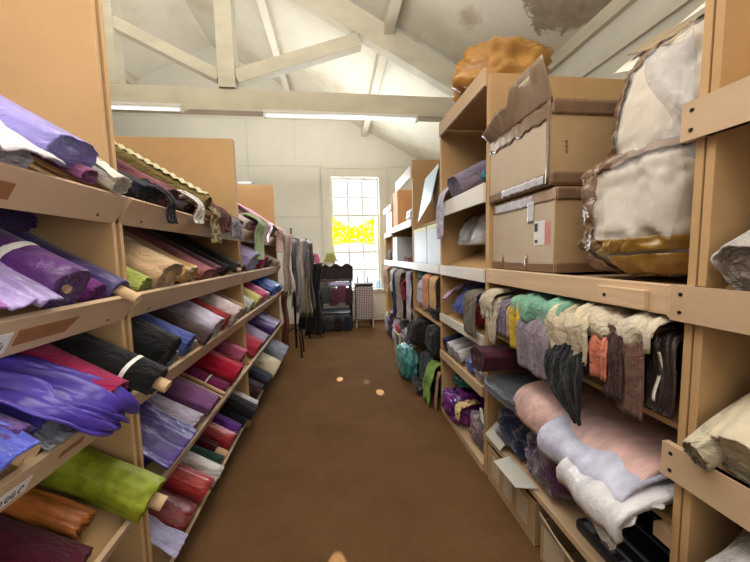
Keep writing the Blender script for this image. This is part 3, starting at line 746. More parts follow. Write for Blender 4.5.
RA(3, 'white fabric bundle on the lowest shelf of the nearest storage rack', .56, .24, .26, (214, 208, 206), s0=.05, s1=1.0, core=False, group=GA, nzk=1.5)
# the carton rack
rb = empty('storage_rack', (1.5, 1.32, 0)); tag(rb, 'storage rack with a thick pine shelf carrying cartons and the wrapped bundle', 'rack', 'storage racks opposite the bolt racks')
panel(rb, .725, 2.5); panel(rb, 1.875, 2.57)
MB().box(XF+.02, XW, .745, 1.875, 1.355, 1.38).build('flat_shelf', PINE, rb)
pl = MB().box(.942, .98, .775, 1.872, 1.305, 1.392).build('shelf_front', PINE, rb, bevel=.003)
b1 = MB().box(.922, .942, .83, 1.00, 1.31, 1.372).build('wood_block', PINE, rb, bevel=.003)
MB().tube([(.920, .97, 1.342), (.924, .97, 1.342)], .006, 8).build('screw', SCREW, b1)
MB().box(.94, .98, .766, .776, 1.30, 1.385).build('end_block', PINE, rb, bevel=.002)
MB().box(1.0, XW, .745, 1.875, .955, .973).build('flat_shelf', MDF, rb)
MB().box(1.0, 1.05, .746, .77, .93, .955).build('cleat', PINE, rb)
MB().box(1.0, XW, .745, 1.875, .645, .665).build('flat_shelf', MDF, rb)
MB().box(.965, 1.03, .746, .80, .60, .645).build('cleat', PINE, rb)
MB().box(.95, XW, .745, 1.875, .265, .30).build('flat_shelf', PINE, rb, bevel=.003)

def carton(name, x0, x1, y0, y1, z0, z1, mat, label, group=None, sidemat=None, closed=True, cat='carton'):
    r = empty(name, ((x0+x1)/2, (y0+y1)/2, z0)); tag(r, label, cat, group)
    t = .006; mb = MB()
    mb.box(x0, x1, y0, y1, z0, z0+t)
    mb.box(x0, x0+t, y0, y1, z0+t, z1).box(x1-t, x1, y0, y1, z0+t, z1).box(x0+t, x1-t, y0, y0+t, z0+t, z1).box(x0+t, x1-t, y1-t, y1, z0+t, z1)
    mb.build('body', mat, r)
    if closed:
        yc = (y0+y1)/2
        for a, b in ((y0, yc-.002), (yc+.002, y1)): MB().box(x0, x1, a, b, z1, z1+t).build('flap', mat, r)
    return r
c1 = carton('cardboard_carton', .985, 1.60, 1.31, 1.865, 1.395, 1.775, CARD, 'lower of the two big taped cartons on the pine shelf', 'taped cartons on the pine shelf')
def wavy(u, k, a): return a*(nz(u*k, 3, 1))
def strip(name, fn, mat, par, nu=40, nv=6, t=.003): return MB().shell(fn, nu, nv, None, t).build(name, mat, par, smooth=True)
TAPEC = mottled('shiny_clear_tape', rgb(206, 206, 214), .7, 1.15, 22, .15, .6, 30, spec=.8)
strip('packing_tape', lambda u, v: (.981-.004*abs(wavy(u, 9, 1)), 1.312+.55*u, 1.778-.055*v + .008*wavy(u, 14, 1)), mottled('worn_tape', rgb(168, 142, 122), .8, 1.25, 12, .2, .5, 30, spec=.7), c1)
strip('packing_tape', lambda u, v: (.979-.004*abs(wavy(u+3, 9, 1)), 1.47+.36*u, 1.77-.05*v+.01*wavy(u, 17, 1)), TAPEC, c1)
strip('packing_tape', lambda u, v: (.977, 1.455+.05*u, 1.74-.10*v), TAPEC, c1, 8, 10)
strip('packing_tape', lambda u, v: (.981, 1.312+.55*u, 1.395+.045*v), TAPE, c1)
strip('packing_tape', lambda u, v: (.985+.6*u, 1.307, 1.778-.055*v), TAPE, c1)
strip('packing_tape', lambda u, v: (.985+.6*u, 1.307, 1.395+.045*v), TAPE, c1)
for y in (1.73, 1.50): strip('tape_end', lambda u, v: (.979, y+.025*u, 1.40+.075*v), TAPE, c1, 4, 4)
lb = MB().box(.9805, .984, 1.375, 1.455, 1.525, 1.64).build('address_label', WHITE, c1)
mb = MB(); mb.box(.9795, .981, 1.425, 1.45, 1.59, 1.63); mb.box(.9795, .981, 1.425, 1.446, 1.535, 1.55); mb.build('print', INK, lb)
MB().box(.9795, .984, 1.335, 1.372, 1.53, 1.63).build('fragile_sticker', mottled('pink_sticker', rgb(206, 136, 132), .8, 1.15, 40, .6), c1)
c2 = carton('cardboard_carton', .965, 1.56, 1.325, 1.868, 1.792, 2.165, CARD, 'upper of the two big cartons, open with its taped flap standing up', 'taped cartons on the pine shelf', closed=False)
# window light on both cartons' aisle-side faces, put in as paler thin sheets
MB().box(.962, .965, 1.327, 1.866, 1.794, 2.15).build('front_sheen', CARDL, c2)
MB().box(.9815, .985, 1.312, 1.863, 1.397, 1.772).build('front_sheen', CARDL, c1)
def flap(u, v):
    y = 1.315+.55*u; top = 2.335 - .01*u - (.07 if u > .42 else 0)*min(1, (u-.42)*12) - .06*max(0, u-.75)*4 + .012*wavy(u, 12, 1)
    return (.962 - .055*v + .012*wavy(u*2, 5, v), y, 2.15+(top-2.15)*v)
fl = strip('raised_flap', flap, mottled('taped_flap', rgb(146, 122, 100), .78, 1.15, 12, .22, .5, 30, spec=.6), c2, 40, 10, .006)
strip('paper_patch', lambda u, v: (.952-.038*v, 1.40+.10*u, 2.215+.085*v), mottled('buff_paper', rgb(186, 178, 148), .9, 1.1, 20, .5), fl, 8, 6)
strip('paper_patch', lambda u, v: (.952-.022*v, 1.66+.15*u, 2.185+.05*v), _m['buff_paper'], fl, 8, 6)
strip('packing_tape', lambda u, v: (.9595-.003*abs(wavy(u, 8, 1)), 1.325+.545*u, 2.155-.075*v+.012*wavy(u, 11, 2)), TAPE, c2)
strip('packing_tape', lambda u, v: (.9585-.003*abs(wavy(u, 8, 1)), 1.325+.545*u, 1.795+.05*v), TAPE, c2)
strip('packing_tape', lambda u, v: (.9565-.004*abs(wavy(u, 8, 1)), 1.36+.36*u, 1.80+.04*v+.008*wavy(u, 15, 1)), TAPEC, c2)
strip('packing_tape', lambda u, v: (.965+.59*u, 1.322, 2.162-.065*v+.004*wavy(u, 20, 1)), TAPE, c2)
strip('packing_tape', lambda u, v: (.965+.59*u, 1.322, 1.795+.055*v), TAPE, c2)
strip('packing_tape', lambda u, v: (.957, 1.322+.022*u, 1.8+.36*v), TAPE, c2, 4, 12)
strip('side_flap', lambda u, v: (1.0+.5*u, 1.858+.004*v, 2.16+(.13*(1-abs(u-.3)*1.2))*v), CARD, c2, 20, 8, .006)
strip('back_flap', lambda u, v: (1.56+.07*v, 1.33+.53*u, 2.16+.14*v), CARD, c2, 20, 6, .006)
mb = MB()
for q in range(3): mb.tube([(1.03+.004*q, 1.324, 1.98-.02*q), (1.045, 1.324, 1.985-.02*q), (1.04, 1.324, 1.97-.02*q)], .002, 5)
mb.build('pen_mark', INK, c2)

# the big bundle wrapped in plastic
bd = empty('wrapped_bundle', (1.42, 1.0, 1.40)); tag(bd, 'big white wadding bundle wrapped in plastic and brown tape on the pine shelf', 'bundle')
WAD = mottled('white_wadding', rgb(212, 199, 182), .93, 1.04, 4, .55, .3, 18)
L1 = Lump((1.47, 1.015, 1.415), (.50, .212, .23), .5, .45, .05, 1.8, 3, flat=.88, crease=.028)
L2 = Lump((1.54, 1.01, 1.74), (.50, .215, .285), .55, .5, .06, 1.7, 8, lean=(.12, .0), flat=.8, crease=.032)
L1.body('wadding', WAD, bd, 140, 80); L2.body('wadding', WAD, bd, 140, 80)
L1.face('clear_film', FILM, bd, .75, -.97, -.8, .96, .008, nu=50, nv=40)
L2.face('clear_film', FILM, bd, .75, -.97, -.6, .9, .008, nu=50, nv=40)
L1.face('brown_tape', TAPE, bd, .62, .36, -.88, .95, .014, nu=12, nv=50)
L2.face('brown_tape', TAPE, bd, .60, .38, -.75, .95, .014, nu=12, nv=50)
L1.face('brown_tape', TAPE, bd, .95, -.97, .52, .66, .017, nu=60, nv=8, skew=.18)
L1.face('brown_tape', TAPE, bd, .92, .16, -.50, -.36, .018, nu=24, nv=8)
L1.face('brown_tape', TAPE, bd, .90, .18, -.87, -.64, .018, nu=24, nv=8)
L1.face('amber_tape', TAPEY, bd, .18, -.97, -.54, -.36, .019, nu=40, nv=8)
L1.face('amber_tape', TAPEY, bd, .02, -.97, -.87, -.58, .020, nu=40, nv=8)
L2.face('brown_tape', TAPE, bd, -.1, -.9, .78, .93, .016, nu=20, nv=8)
strip('loose_film', lambda u, v: (1.00+.05*v+.02*wavy(u*3, 4, v)+.03*math.sin(v*7+u*4), .80+.10*u+.02*math.sin(v*6), 2.10-.34*v), FILMG, bd, 20, 20, .002)
strip('loose_film', lambda u, v: (.955+.02*math.sin(u*9+v*4), .78+.22*u, 1.80-.28*v+.05*math.sin(u*3)), FILM, bd, 20, 20, .002)
KR = mottled('crumpled_kraft_paper', rgb(176, 154, 126), .8, 1.12, 8, .7, .4, 25)
PW = mottled('torn_white_paper', rgb(232, 226, 210), .92, 1.04, 8, .6)
strip('kraft_paper', lambda u, v: (1.22+.16*v, 1.22-.17*u, 2.29+.10*v-.06*u+.03*wavy(u*3, 2, v*2)), KR, bd, 16, 12, .004)
strip('white_paper', lambda u, v: (1.17+.10*v, 1.23-.13*u, 2.22+.08*v-.05*u+.03*wavy(u*4, 2, v*2)), PW, bd, 16, 12, .004)
strip('white_paper', lambda u, v: (1.26+.15*v, 1.06-.10*u, 2.30+.12*v+.03*wavy(u*4, 2, v*2)), PW, bd, 16, 12, .004)
strip('kraft_paper', lambda u, v: (1.26+.15*v, .97-.17*u, 2.31+.10*v-.02*u+.03*wavy(u*4, 7, v*2)), KR, bd, 16, 12, .004)

# cloths stuffed on the shelf under the pine plank, their ends hanging in front of it
GH = 'cloths hanging below the pine shelf'
def HB(y0, y1, zt, zb, c, label, kind='matte', x=.945, **kw):
    kw.setdefault('dx', .8)
    return hang('draped_cloth', x, y0, y1, zt, zb, cloth(*c, kind) if isinstance(c, tuple) else c, label, 'cloth', GH, **kw)
HB(1.70, 1.86, 1.27, 1.10, (206, 194, 172), 'cream cloth twisted into a point beside the rack post', out=.05, folds=3, amp=.022, wr=.03)
P = [(1.1, 1.22), (.93, 1.23), (.895, 1.14), (.90, 1.05), (.905, .96)]
sheet('draped_cloth', P, [1.68, 1.66, 1.64, 1.66, 1.69], [1.84, 1.84, 1.79, 1.74, 1.72], cloth(204, 190, 170), 'beige cloth tail hanging to a narrow point below the pine shelf', 'cloth', GH, folds=2, amp=.015, wr=.02)
HB(1.585, 1.665, 1.23, 1.03, (132, 122, 142), 'narrow grey lilac cloth end', folds=2)
HB(1.545, 1.58, 1.22, 1.03, (196, 168, 146), 'narrow tan cloth end', folds=1)
HB(1.43, 1.545, 1.25, .99, (226, 190, 62), 'yellow cloth end hanging below the green one', folds=2)
HB(1.16, 1.53, 1.285, 1.16, (134, 186, 160), 'mint green cloth bunched under the pine shelf', out=.04, folds=2.5, amp=.014, wr=.028)
HB(1.31, 1.44, 1.19, .93, (146, 134, 148), 'grey lilac cloth folded flat, hanging below the yellow one', out=.05, folds=.6, wr=.008, amp=.008)
HB(1.19, 1.32, 1.20, .93, (152, 138, 150), 'grey lilac cloth hanging longest, next to the cream blouse', out=.06, folds=.6, wr=.008, amp=.008)
HB(1.0, 1.20, 1.28, 1.08, (222, 206, 178), 'cream blouse with ruffled front bunched under the pine shelf', out=.06, folds=1.6, amp=.016, wr=.035)
HB(.79, 1.06, 1.295, 1.19, (224, 210, 186), 'cream cloth spreading under the wood block', out=.04, folds=2, amp=.012, wr=.025)
P = [(1.3, 1.16), (1.0, 1.17), (.90, 1.13), (.865, 1.02), (.865, .92), (.87, .86)]
sheet('draped_cloth', P, [1.0, 1.0, 1.0, .99, .99, .995], [1.2, 1.2, 1.2, 1.2, 1.14, 1.02], cloth(24, 25, 30), 'black cloth with a long hanging corner in front of the cream blouse', 'cloth', GH, folds=1, amp=.010, wr=.016)
sheet('draped_cloth', [(1.2, 1.0), (1.0, 1.02), (.91, 1.08), (.885, 1.0), (.89, .93)], 1.05, 1.19, cloth(18, 19, 23), 'black cloth folded below the other black one', 'cloth', GH, folds=1, amp=.008)
HB(.925, .995, 1.21, 1.05, (220, 132, 104), 'coral pink cloth end beside the black cloth', folds=2, x=.93)
HB(.87, .95, 1.235, 1.0, (70, 46, 42), 'dark chocolate cloth beside the coral one', folds=1, amp=.010, x=.935)
HB(.81, .905, 1.26, .97, (118, 84, 72), 'dusty brown cloth behind the dark leather', folds=1, amp=.010)
HB(.765, .845, 1.25, 1.0, (52, 38, 36), 'dark brown leather cloth by the near post', 'shiny', folds=1, amp=.012, wr=.02, x=.985, out=.02)
strip('white_strip', lambda u, v: (.945+.01*math.sin(v*5), .792+.008*u, 1.19-.15*v), PW, bpy.data.objects[[o.name for o in COL.objects if o.get('label', '').startswith('dark brown leather')][0]], 4, 16, .003)
# shelf below: rolls, folder, satins
FZ = Slope(1, .80, .745, 0)
roll(FZ, 1.73, .20, .155, cloth(74, 22, 42), 'burgundy cloth roll sticking out of the rack below the hanging cloths', s0=.02, s1=.9, core=False, nzk=1.7, group=None, seed=12)
lump('folded_folder', (1.22, 1.60, .667), (.36, .22, .035), cloth(84, 88, 96, 'satin'), 'dark grey plastic folder under the burgundy roll', 'folder', e1=.4, e2=.4, wr=.04, crease=.01)
def pile(x0, y0, y1, zt, zb, c, label, kind, out, **kw):
    prof = [(x0+.75, zt-.01), (x0+.4, zt), (x0+.1, zt-.01), (x0-out*.5, zt-.035), (x0-out, (zt+zb)/2-.01), (x0-out*.95, zb)]
    return sheet('fabric_length', prof, y0, y1, cloth(*c, kind) if isinstance(c, tuple) else c, label, 'cloth', 'satins on the shelf below the hanging cloths', **kw)
lump('folded_cloth', (1.42, 1.30, .667), (.40, .24, .055), cloth(168, 128, 112), 'dusty tan cloth folded below the hanging cloths', 'cloth', e1=.4, e2=.4, wr=.05)
pile(1.0, .80, 1.46, .83, .66, (234, 190, 184), 'pale pink satin spread along the shelf', 'satin', .10, folds=2, amp=.010, wr=.005, thick=.02)
pile(.98, .79, 1.17, .81, .655, (204, 204, 228), 'silvery lilac satin drooping over the pink one', 'satin', .14, folds=1.6, amp=.014, wr=.005, thick=.012)
pile(.97, .76, 1.02, .765, .635, (226, 222, 228), 'white satin sheet tumbling over the shelf edge', 'satin', .16, folds=1.2, amp=.016, wr=.008, thick=.03)
sheet('fabric_length', [(.95, .73), (.86, .715), (.825, .645), (.835, .565)], [.76, .76, .78, .81], [.95, .95, .90, .84], cloth(230, 226, 228, 'satin'), 'white satin corner hanging lowest from the shelf edge', 'cloth', 'satins on the shelf below the hanging cloths', folds=2, amp=.012, wr=.02)
lump('cloth_heap', (1.20, 1.66, .303), (.24, .20, .11), cloth(34, 40, 78, 'velvet'), 'navy blue cloth heaped on the lowest plank', 'cloth', wr=.16, freq=2.5, crease=.06)
lump('cloth_heap', (1.22, 1.36, .303), (.27, .19, .15), cloth(84, 28, 74, 'velvet'), 'plum purple cloth heaped on the lowest plank', 'cloth', wr=.14, freq=2.5, seed=5, crease=.05)
# ribbed black case
kc = empty('ribbed_case', (1.25, .95, .302)); tag(kc, 'flat black ribbed case lying on the lowest plank', 'case')
BLK = plain('black_plastic', rgb(34, 36, 44), .4)
MB().box(.985, 1.62, .76, 1.14, .302, .352).build('shell', BLK, kc, bevel=.015)
GRY = plain('grey_plastic_rib', rgb(120, 122, 134), .35)
for x in (1.03, 1.09, 1.20, 1.31): MB().box(x, x+.012, .775, 1.125, .352, .357).build('rib', GRY, kc)
for i in range(4): MB().box(.998, 1.018, .80+.085*i, .85+.085*i, .352, .358).build('latch', GRY, kc)
# cartons on the floor below
b1 = carton('floor_carton', .955, 1.45, 1.36, 1.85, .002, .235, CARD, 'open cardboard carton on the floor with a pale flap folded out', 'cartons on the floor', closed=False)
MB().hexa([(.86, 1.38, .312), (.97, 1.36, .306), (.97, 1.62, .306), (.86, 1.60, .300), (.86, 1.38, .316), (.97, 1.36, .310), (.97, 1.62, .310), (.86, 1.60, .304)]).build('pale_flap', CARDG, b1)
MB().hexa([(.93, 1.66, .32), (1.0, 1.65, .40), (1.0, 1.83, .40), (.93, 1.84, .32), (.934, 1.66, .32), (1.004, 1.65, .40), (1.004, 1.83, .40), (.934, 1.84, .32)]).build('pale_flap', CARDG, b1)
for y in (1.70, 1.56, 1.42): MB().box(.951, .955, y, y+.09, .06, .20).build('paper_label', CARDL, b1)
b2 = carton('floor_carton', .945, 1.45, .752, 1.30, .002, .20, CARD, 'open cardboard carton on the floor nearest the viewer', 'cartons on the floor', closed=False)
strip('raised_flap', lambda u, v: (.943-.01*v-.03*math.sin(PI*u)*v, .755+.54*u, .195+.055*v), CARDL, b2, 20, 5, .005)
MB().box(.941, .945, 1.14, 1.27, .03, .19).build('paper_label', CARDL, b2)
# hanging tag on the post
tg = MB().hexa([(.925, 1.86, .375), (.932, 1.86, .375), (.932, 1.90, .385), (.925, 1.90, .385), (.925, 1.88, .455), (.932, 1.88, .455), (.932, 1.915, .46), (.925, 1.915, .46)]).build('paper_tag', WHITE, bevel=.002)
tag(tg, 'white paper tag hanging on the post above the floor cartons', 'tag')

# the rack with white lips beyond
rc = empty('storage_rack', (1.5, 2.33, 0)); tag(rc, 'tall storage rack with pale lips holding the lilac roll and blue bag', 'rack', 'storage racks opposite the bolt racks')
panel(rc, 1.897, 2.57); panel(rc, 2.755, 2.60)
FC = []
for T, m_, lh in ((2.62, MDFE, .11), (1.93, WLIP, .12), (1.385, WLIP, .085), (.945, WLIP, .07), (.60, MDFE, .07)):
    F, lip = fslope(rc, T, 1.93, 2.735, m_, lh=lh, ang=0 if T > 2 else (24 if T > 1 else 16)); FC.append(F)
MB().box(.95, XW, 1.92, 2.755, .0, .05).build('plinth', MDFE, rc)
GC = 'things on the tall storage rack'
# amber sack on the very top
ys = empty('plastic_sack', (1.32, 2.35, 2.66)); tag(ys, 'amber plastic sack stuffed with cloth on top of the tall rack', 'sack')
SACK = mottled('amber_sack', rgb(196, 142, 70), .62, 1.22, 5, .3, .7, 12, spec=.5)
Lump((1.25, 2.33, 2.625), (.36, .22, .20), .85, .85, .20, 2.2, 5, lean=(.05, 0), flat=.7, crease=.10).body('sack_body', SACK, ys)
roll(FC[1], 2.42, .26, .20, cloth(152, 140, 162), 'grey lilac roll sloping on the upper shelf of the tall rack', s0=.03, core=False, seed=3, cat='fabric roll')
sheet('draped_cloth', [(1.25, 2.16), (1.05, 2.08), (.95, 2.02), (.915, 1.93), (.915, 1.8), (.92, 1.62)], 2.58, 2.74, cloth(206, 200, 222), 'pale lilac cloth falling over the lip end of the tall rack', 'cloth', folds=2, amp=.015)
lump('cloth_scrap', tuple(FC[1].pt(.12, 2.03, .03)), (.07, .06, .035), cloth(70, 136, 150), 'small teal cloth scrap on the upper shelf of the tall rack', 'cloth', wr=.2)
wp = empty('wrapped_garments', tuple(FC[2].pt(.4, 2.3, 0))); tag(wp, 'clear plastic package of pale garments on the middle shelf of the tall rack', 'package')
for i, (y, c, s) in enumerate(((2.06, (206, 190, 180), .0), (2.30, (222, 220, 226), .04), (2.54, (190, 188, 196), .08))):
    L = Lump(tuple(FC[2].pt(.34, y, .075)), (.22, .11, .14), .7, .7, .14, 2.4, i*3+2, lean=(.12, 0), flat=.6, crease=.05)
    L.body('garment', cloth(*c, 'satin'), wp); L.patch('clear_film', FILM, wp, .3, .8, .15, .95, .015)
lump('stuff_bag', tuple(FC[3].pt(.17, 2.46, .04)), (.18, .18, .15), cloth(44, 66, 160, 'satin'), 'bright blue stuffed bag on the shelf of the tall rack', 'bag', lean=(.22, .0), wr=.08, e1=.6, e2=.6)
sheet('cloth_edge', [(1.25, 1.28), (1.05, 1.17), (.94, 1.08)], 2.63, 2.70, cloth(226, 190, 220), 'pink edged cloth lying beside the blue bag', 'cloth', folds=1, thick=.02)
lump('boxed_cloth', tuple(FC[3].pt(.10, 2.17, .035)), (.09, .10, .07), cloth(176, 34, 56, 'satin'), 'small red package in front of the blue bag', 'package', e1=.4, e2=.4, wr=.05)
sheet('draped_cloth', [(1.5, 1.20), (1.1, 1.24), (.95, 1.23), (.905, 1.18), (.90, 1.0), (.905, .93)], 1.93, 2.12, cloth(112, 100, 86), 'grey brown cloth hanging by the rack post next to the red package', 'cloth', folds=1, amp=.008)
for i, (y, c, nm) in enumerate(((2.66, (44, 48, 84), 'navy'), (2.56, (222, 220, 226), 'white'), (2.46, (206, 206, 216), 'pale grey'), (2.36, (226, 222, 224), 'creamy white'))):
    roll(FC[4], y, .095, .13 - .01*i, cloth(*c), '%s folded fabric length low in the tall rack' % nm, s0=.02, s1=.7, core=False, nzk=.7, cat='fabric length', name='folded_fabric', group='folded lengths low in the tall rack')
lump('cloth_bundle', tuple(FC[4].pt(.08, 2.19, 0)), (.08, .08, .06), cloth(52, 74, 160, 'satin'), 'small blue bundle low in the tall rack', 'cloth', wr=.1)
roll(FC[4], 2.02, .13, .11, cloth(206, 204, 230, 'satin'), 'pale lavender fabric roll low in the tall rack', s0=.02, s1=.7, core=False)
PURP = patterned('iridescent_bag', [rgb(104, 40, 124), rgb(76, 30, 96), rgb(140, 62, 150), rgb(66, 36, 110)], 16, .25)
lump('plastic_bag', (1.08, 2.52, .053), (.17, .2, .115), PURP, 'shiny purple plastic bag on the floor of the tall rack', 'bag', wr=.16, crease=.06)
lump('plastic_bag', (1.16, 2.63, .285), (.12, .10, .05), patterned('teal_bag', [rgb(30, 90, 96), rgb(40, 130, 110), rgb(24, 60, 110)], 18, .25), 'shiny teal plastic bag on top of the purple one', 'bag', wr=.16, crease=.06)
lump('plastic_bag', (.965, 2.70, .17), (.03, .05, .04), FILMG, 'small clear plastic bag at the corner of the tall rack', 'bag', wr=.15)
lump('patterned_bag', (1.12, 2.1, .053), (.15, .17, .125), patterned('grey_pink_pattern', [rgb(132, 112, 122), rgb(96, 92, 96), rgb(176, 150, 156), rgb(120, 96, 110)], 28, .4), 'grey and pink patterned bag on the floor of the tall rack', 'bag', wr=.12, crease=.05)
sheet('floral_cloth', [(1.1, .30), (1.0, .29), (.935, .26), (.93, .17)], 2.26, 2.36, patterned('yellow_floral', [rgb(226, 206, 150), rgb(214, 190, 120), rgb(150, 70, 70), rgb(230, 214, 170)], 40, .7), 'yellow floral cloth tucked between the purple and patterned bags', 'cloth', folds=1)

# rack with the pale boxes
rd = empty('storage_rack', (1.5, 3.3, 0)); tag(rd, 'storage rack with two pale blue boxes and coloured cloths below', 'rack', 'storage racks opposite the bolt racks')
panel(rd, 2.777, 2.60); panel(rd, 3.79, 2.62)
MB().box(XF, XW, 2.797, 3.79, 1.325, 1.35).build('flat_shelf', MDF, rd)
MB().box(.938, .958, 2.777, 3.81, 1.30, 1.385).build('front_lip', WLIP, rd, bevel=.002)
MB().box(XF+.05, XW, 2.797, 3.79, 1.80, 1.82).build('flat_shelf', MDF, rd)
MB().box(XF, XW, 2.797, 3.79, .80, .82).build('flat_shelf', MDF, rd)
PB = mottled('pale_blue_box', rgb(206, 216, 226), .95, 1.03, 5, .45)
YL = mottled('yellow_lid', rgb(222, 222, 160), .9, 1.05, 9, .5)
for y0, y1, nm in ((2.80, 3.22, 'nearer'), (3.25, 3.78, 'farther')):
    r = carton('storage_box', .965, 1.5, y0, y1, 1.352, 1.77, PB, 'pale blue storage box on the white lipped shelf, the %s' % ('one beside the tall rack' if nm == 'nearer' else 'wider one'), 'pale storage boxes', cat='box')
    MB().box(.962, .968, y0, y1, 1.74, 1.778).build('lid_edge', YL, r)
cb = carton('cardboard_carton', 1.02, 1.6, 2.83, 3.18, 1.93, 2.30, CARD, 'cardboard carton above the pale storage boxes', None)
MB().box(1.10, 1.15, 2.825, 2.83, 2.30, 2.38).build('flap', CARD, cb)
lump('cloth_bundle', (1.3, 2.95, 1.822), (.3, .14, .05), cloth(128, 98, 66), 'brown cloth bundle under the upper carton', 'cloth', e1=.4, e2=.4, wr=.1)
sh = MB().hexa([(.93, 2.98, 2.0), (1.0, 2.95, 2.34), (1.0, 3.4, 2.30), (.94, 3.5, 1.84), (.936, 2.98, 2.0), (1.006, 2.95, 2.34), (1.006, 3.4, 2.30), (.946, 3.5, 1.84)]).build('foam_sheet', mottled('pale_blue_foam', rgb(200, 226, 236), .95, 1.03, 4, .5))
tag(sh, 'pale blue foam sheet leaning against the upper carton', 'sheet')
GD = 'cloths below the pale storage boxes'
hang('draped_cloth', .95, 2.815, 3.02, 1.29, .96, cloth(226, 182, 122), 'sand coloured folded cloth hanging below the storage boxes', 'cloth', GD, folds=1, amp=.012)
hang('draped_cloth', .95, 3.04, 3.28, 1.29, .93, cloth(220, 150, 108), 'orange folded cloth hanging below the storage boxes', 'cloth', GD, folds=1, amp=.012)
lump('cloth_bundle', (1.15, 3.52, .822), (.2, .16, .2), cloth(206, 206, 222), 'pale grey cloth bundle beside the orange cloth', 'cloth', wr=.14)
lump('cloth_bundle', (1.10, 3.6, 1.18), (.12, .12, .055), cloth(80, 172, 164), 'turquoise cloth bundle just under the storage boxes', 'cloth', wr=.14)
lump('bag_on_shelf', (1.12, 3.02, .822), (.17, .2, .06), cloth(30, 30, 32), 'black cloth bag below the orange cloth', 'bag', wr=.1)
for c, s, mat, lb_ in (((1.10, 3.02, .44), (.2, .2, .17), cloth(34, 34, 38), 'black bin bag under the shelf of storage boxes'),
                       ((1.02, 3.55, .42), (.19, .2, .15), cloth(40, 38, 40), 'black handbag with a pale strap on the heap')):
    o = lump('black_bag', c, s, mat, lb_, 'bag', wr=.12)
strip('strap', lambda u, v: (.86+.05*abs(u-.5), 3.42+.28*u, .72+.12*math.sin(PI*u)+.012*v), cloth(190, 184, 180), o, 20, 3, .004)
lump('teal_bag', (.835, 3.68, .002), (.115, .26, .185), cloth(62, 142, 140, 'satin'), 'teal cloth bag slumped on the floor beside the rack', 'bag', wr=.16, crease=.06)
lump('dark_bag', (1.06, 3.2, .002), (.17, .26, .215), cloth(36, 52, 62), 'dark blue grey bag slumped on the floor behind the green cloth', 'bag', wr=.14, crease=.05)
sheet('draped_cloth', [(1.08, .36), (.98, .40), (.90, .34), (.87, .2), (.865, .015)], 2.84, 3.1, cloth(136, 172, 84), 'light green cloth spilling to the floor from the rack', 'cloth', folds=3, amp=.025, wr=.03)
sheet('draped_cloth', [(.955, .355), (.94, .35), (.915, .2), (.91, .01)], 2.76, 2.84, cloth(178, 138, 106), 'tan cloth hanging beside the light green cloth', 'cloth', folds=1)
for dx, y in ((0, 3.18), (.07, 3.34)):
    lump('shoe', (.85+dx*.3, y, .002), (.05, .10, .05), cloth(30, 28, 30, 'satin'), 'black shoe on the floor beside the green cloth' if not dx else 'black shoe on the floor behind the other shoe', 'shoe', 'shoes on the floor', wr=.1)

# far racks
re_ = empty('storage_rack', (1.5, 4.5, 0)); tag(re_, 'far storage rack with a white top lip, near the window', 'rack', 'storage racks opposite the bolt racks')
panel(re_, 3.812, 2.62); panel(re_, 5.2, 2.45)
MB().box(.938, .958, 3.82, 4.75, 2.42, 2.56).build('front_lip', WLIP, re_, bevel=.002)
MB().box(XF, XW, 3.832, 5.2, 1.89, 1.91).build('flat_shelf', MDF, re_)
MB().box(.938, .958, 3.82, 5.2, 1.83, 1.92).build('front_lip', WLIP, re_, bevel=.002)
MB().box(XF, XW, 3.832, 5.2, 1.325, 1.35).build('flat_shelf', MDF, re_)
MB().box(.938, .958, 3.81, 5.2, 1.30, 1.385).build('front_lip', WLIP, re_, bevel=.002)
rf = empty('storage_rack', (1.5, 5.6, 0)); tag(rf, 'last storage rack before the window wall', 'rack', 'storage racks opposite the bolt racks')
panel(rf, 5.222, 2.40); panel(rf, 5.95, 2.36)
for z in (2.30, 1.86, 1.36):
    MB().box(XF, XW, 5.242, 5.95, z-.03, z-.01).build('flat_shelf', MDF, rf)
    MB().box(.938, .958, 5.22, 5.97, z-.07, z+.02).build('front_lip', WLIP, rf, bevel=.002)
OR = mottled('orange_carton', rgb(204, 150, 98), .94, 1.05, 4, .7)
o1 = carton('cardboard_carton', .97, 1.5, 4.78, 5.15, 1.912, 2.28, OR, 'orange brown carton on the far rack, lower of two', 'orange brown cartons')
o2 = carton('cardboard_carton', .97, 1.5, 4.80, 5.16, 2.29, 2.46, OR, 'orange brown carton on the far rack, upper of two', 'orange brown cartons')
lump('wrapped_package', (1.1, 4.15, 1.912), (.12, .22, .09), mottled('grey_wrap', rgb(196, 194, 196), .9, 1.05, 8, .35), 'grey plastic wrapped package under the white top lip', 'package', wr=.14)
bx = carton('storage_box', .965, 1.35, 4.85, 5.15, 1.352, 1.75, PB, 'white blue box low on the far rack', None, cat='box')
bx = carton('storage_box', .965, 1.35, 5.3, 5.85, 1.88, 2.22, PB, 'pale blue box on the last rack by the window', None, cat='box')
lump('cloth_bundle', (1.1, 4.3, 1.352), (.13, .25, .06), cloth(132, 86, 84), 'dusty red cloth on the far rack shelf', 'cloth', wr=.14)
lump('camera_bag', (1.02, 5.5, 1.372), (.08, .16, .10), cloth(96, 98, 104), 'grey bag on the last rack below the pale blue box', 'bag', wr=.12)
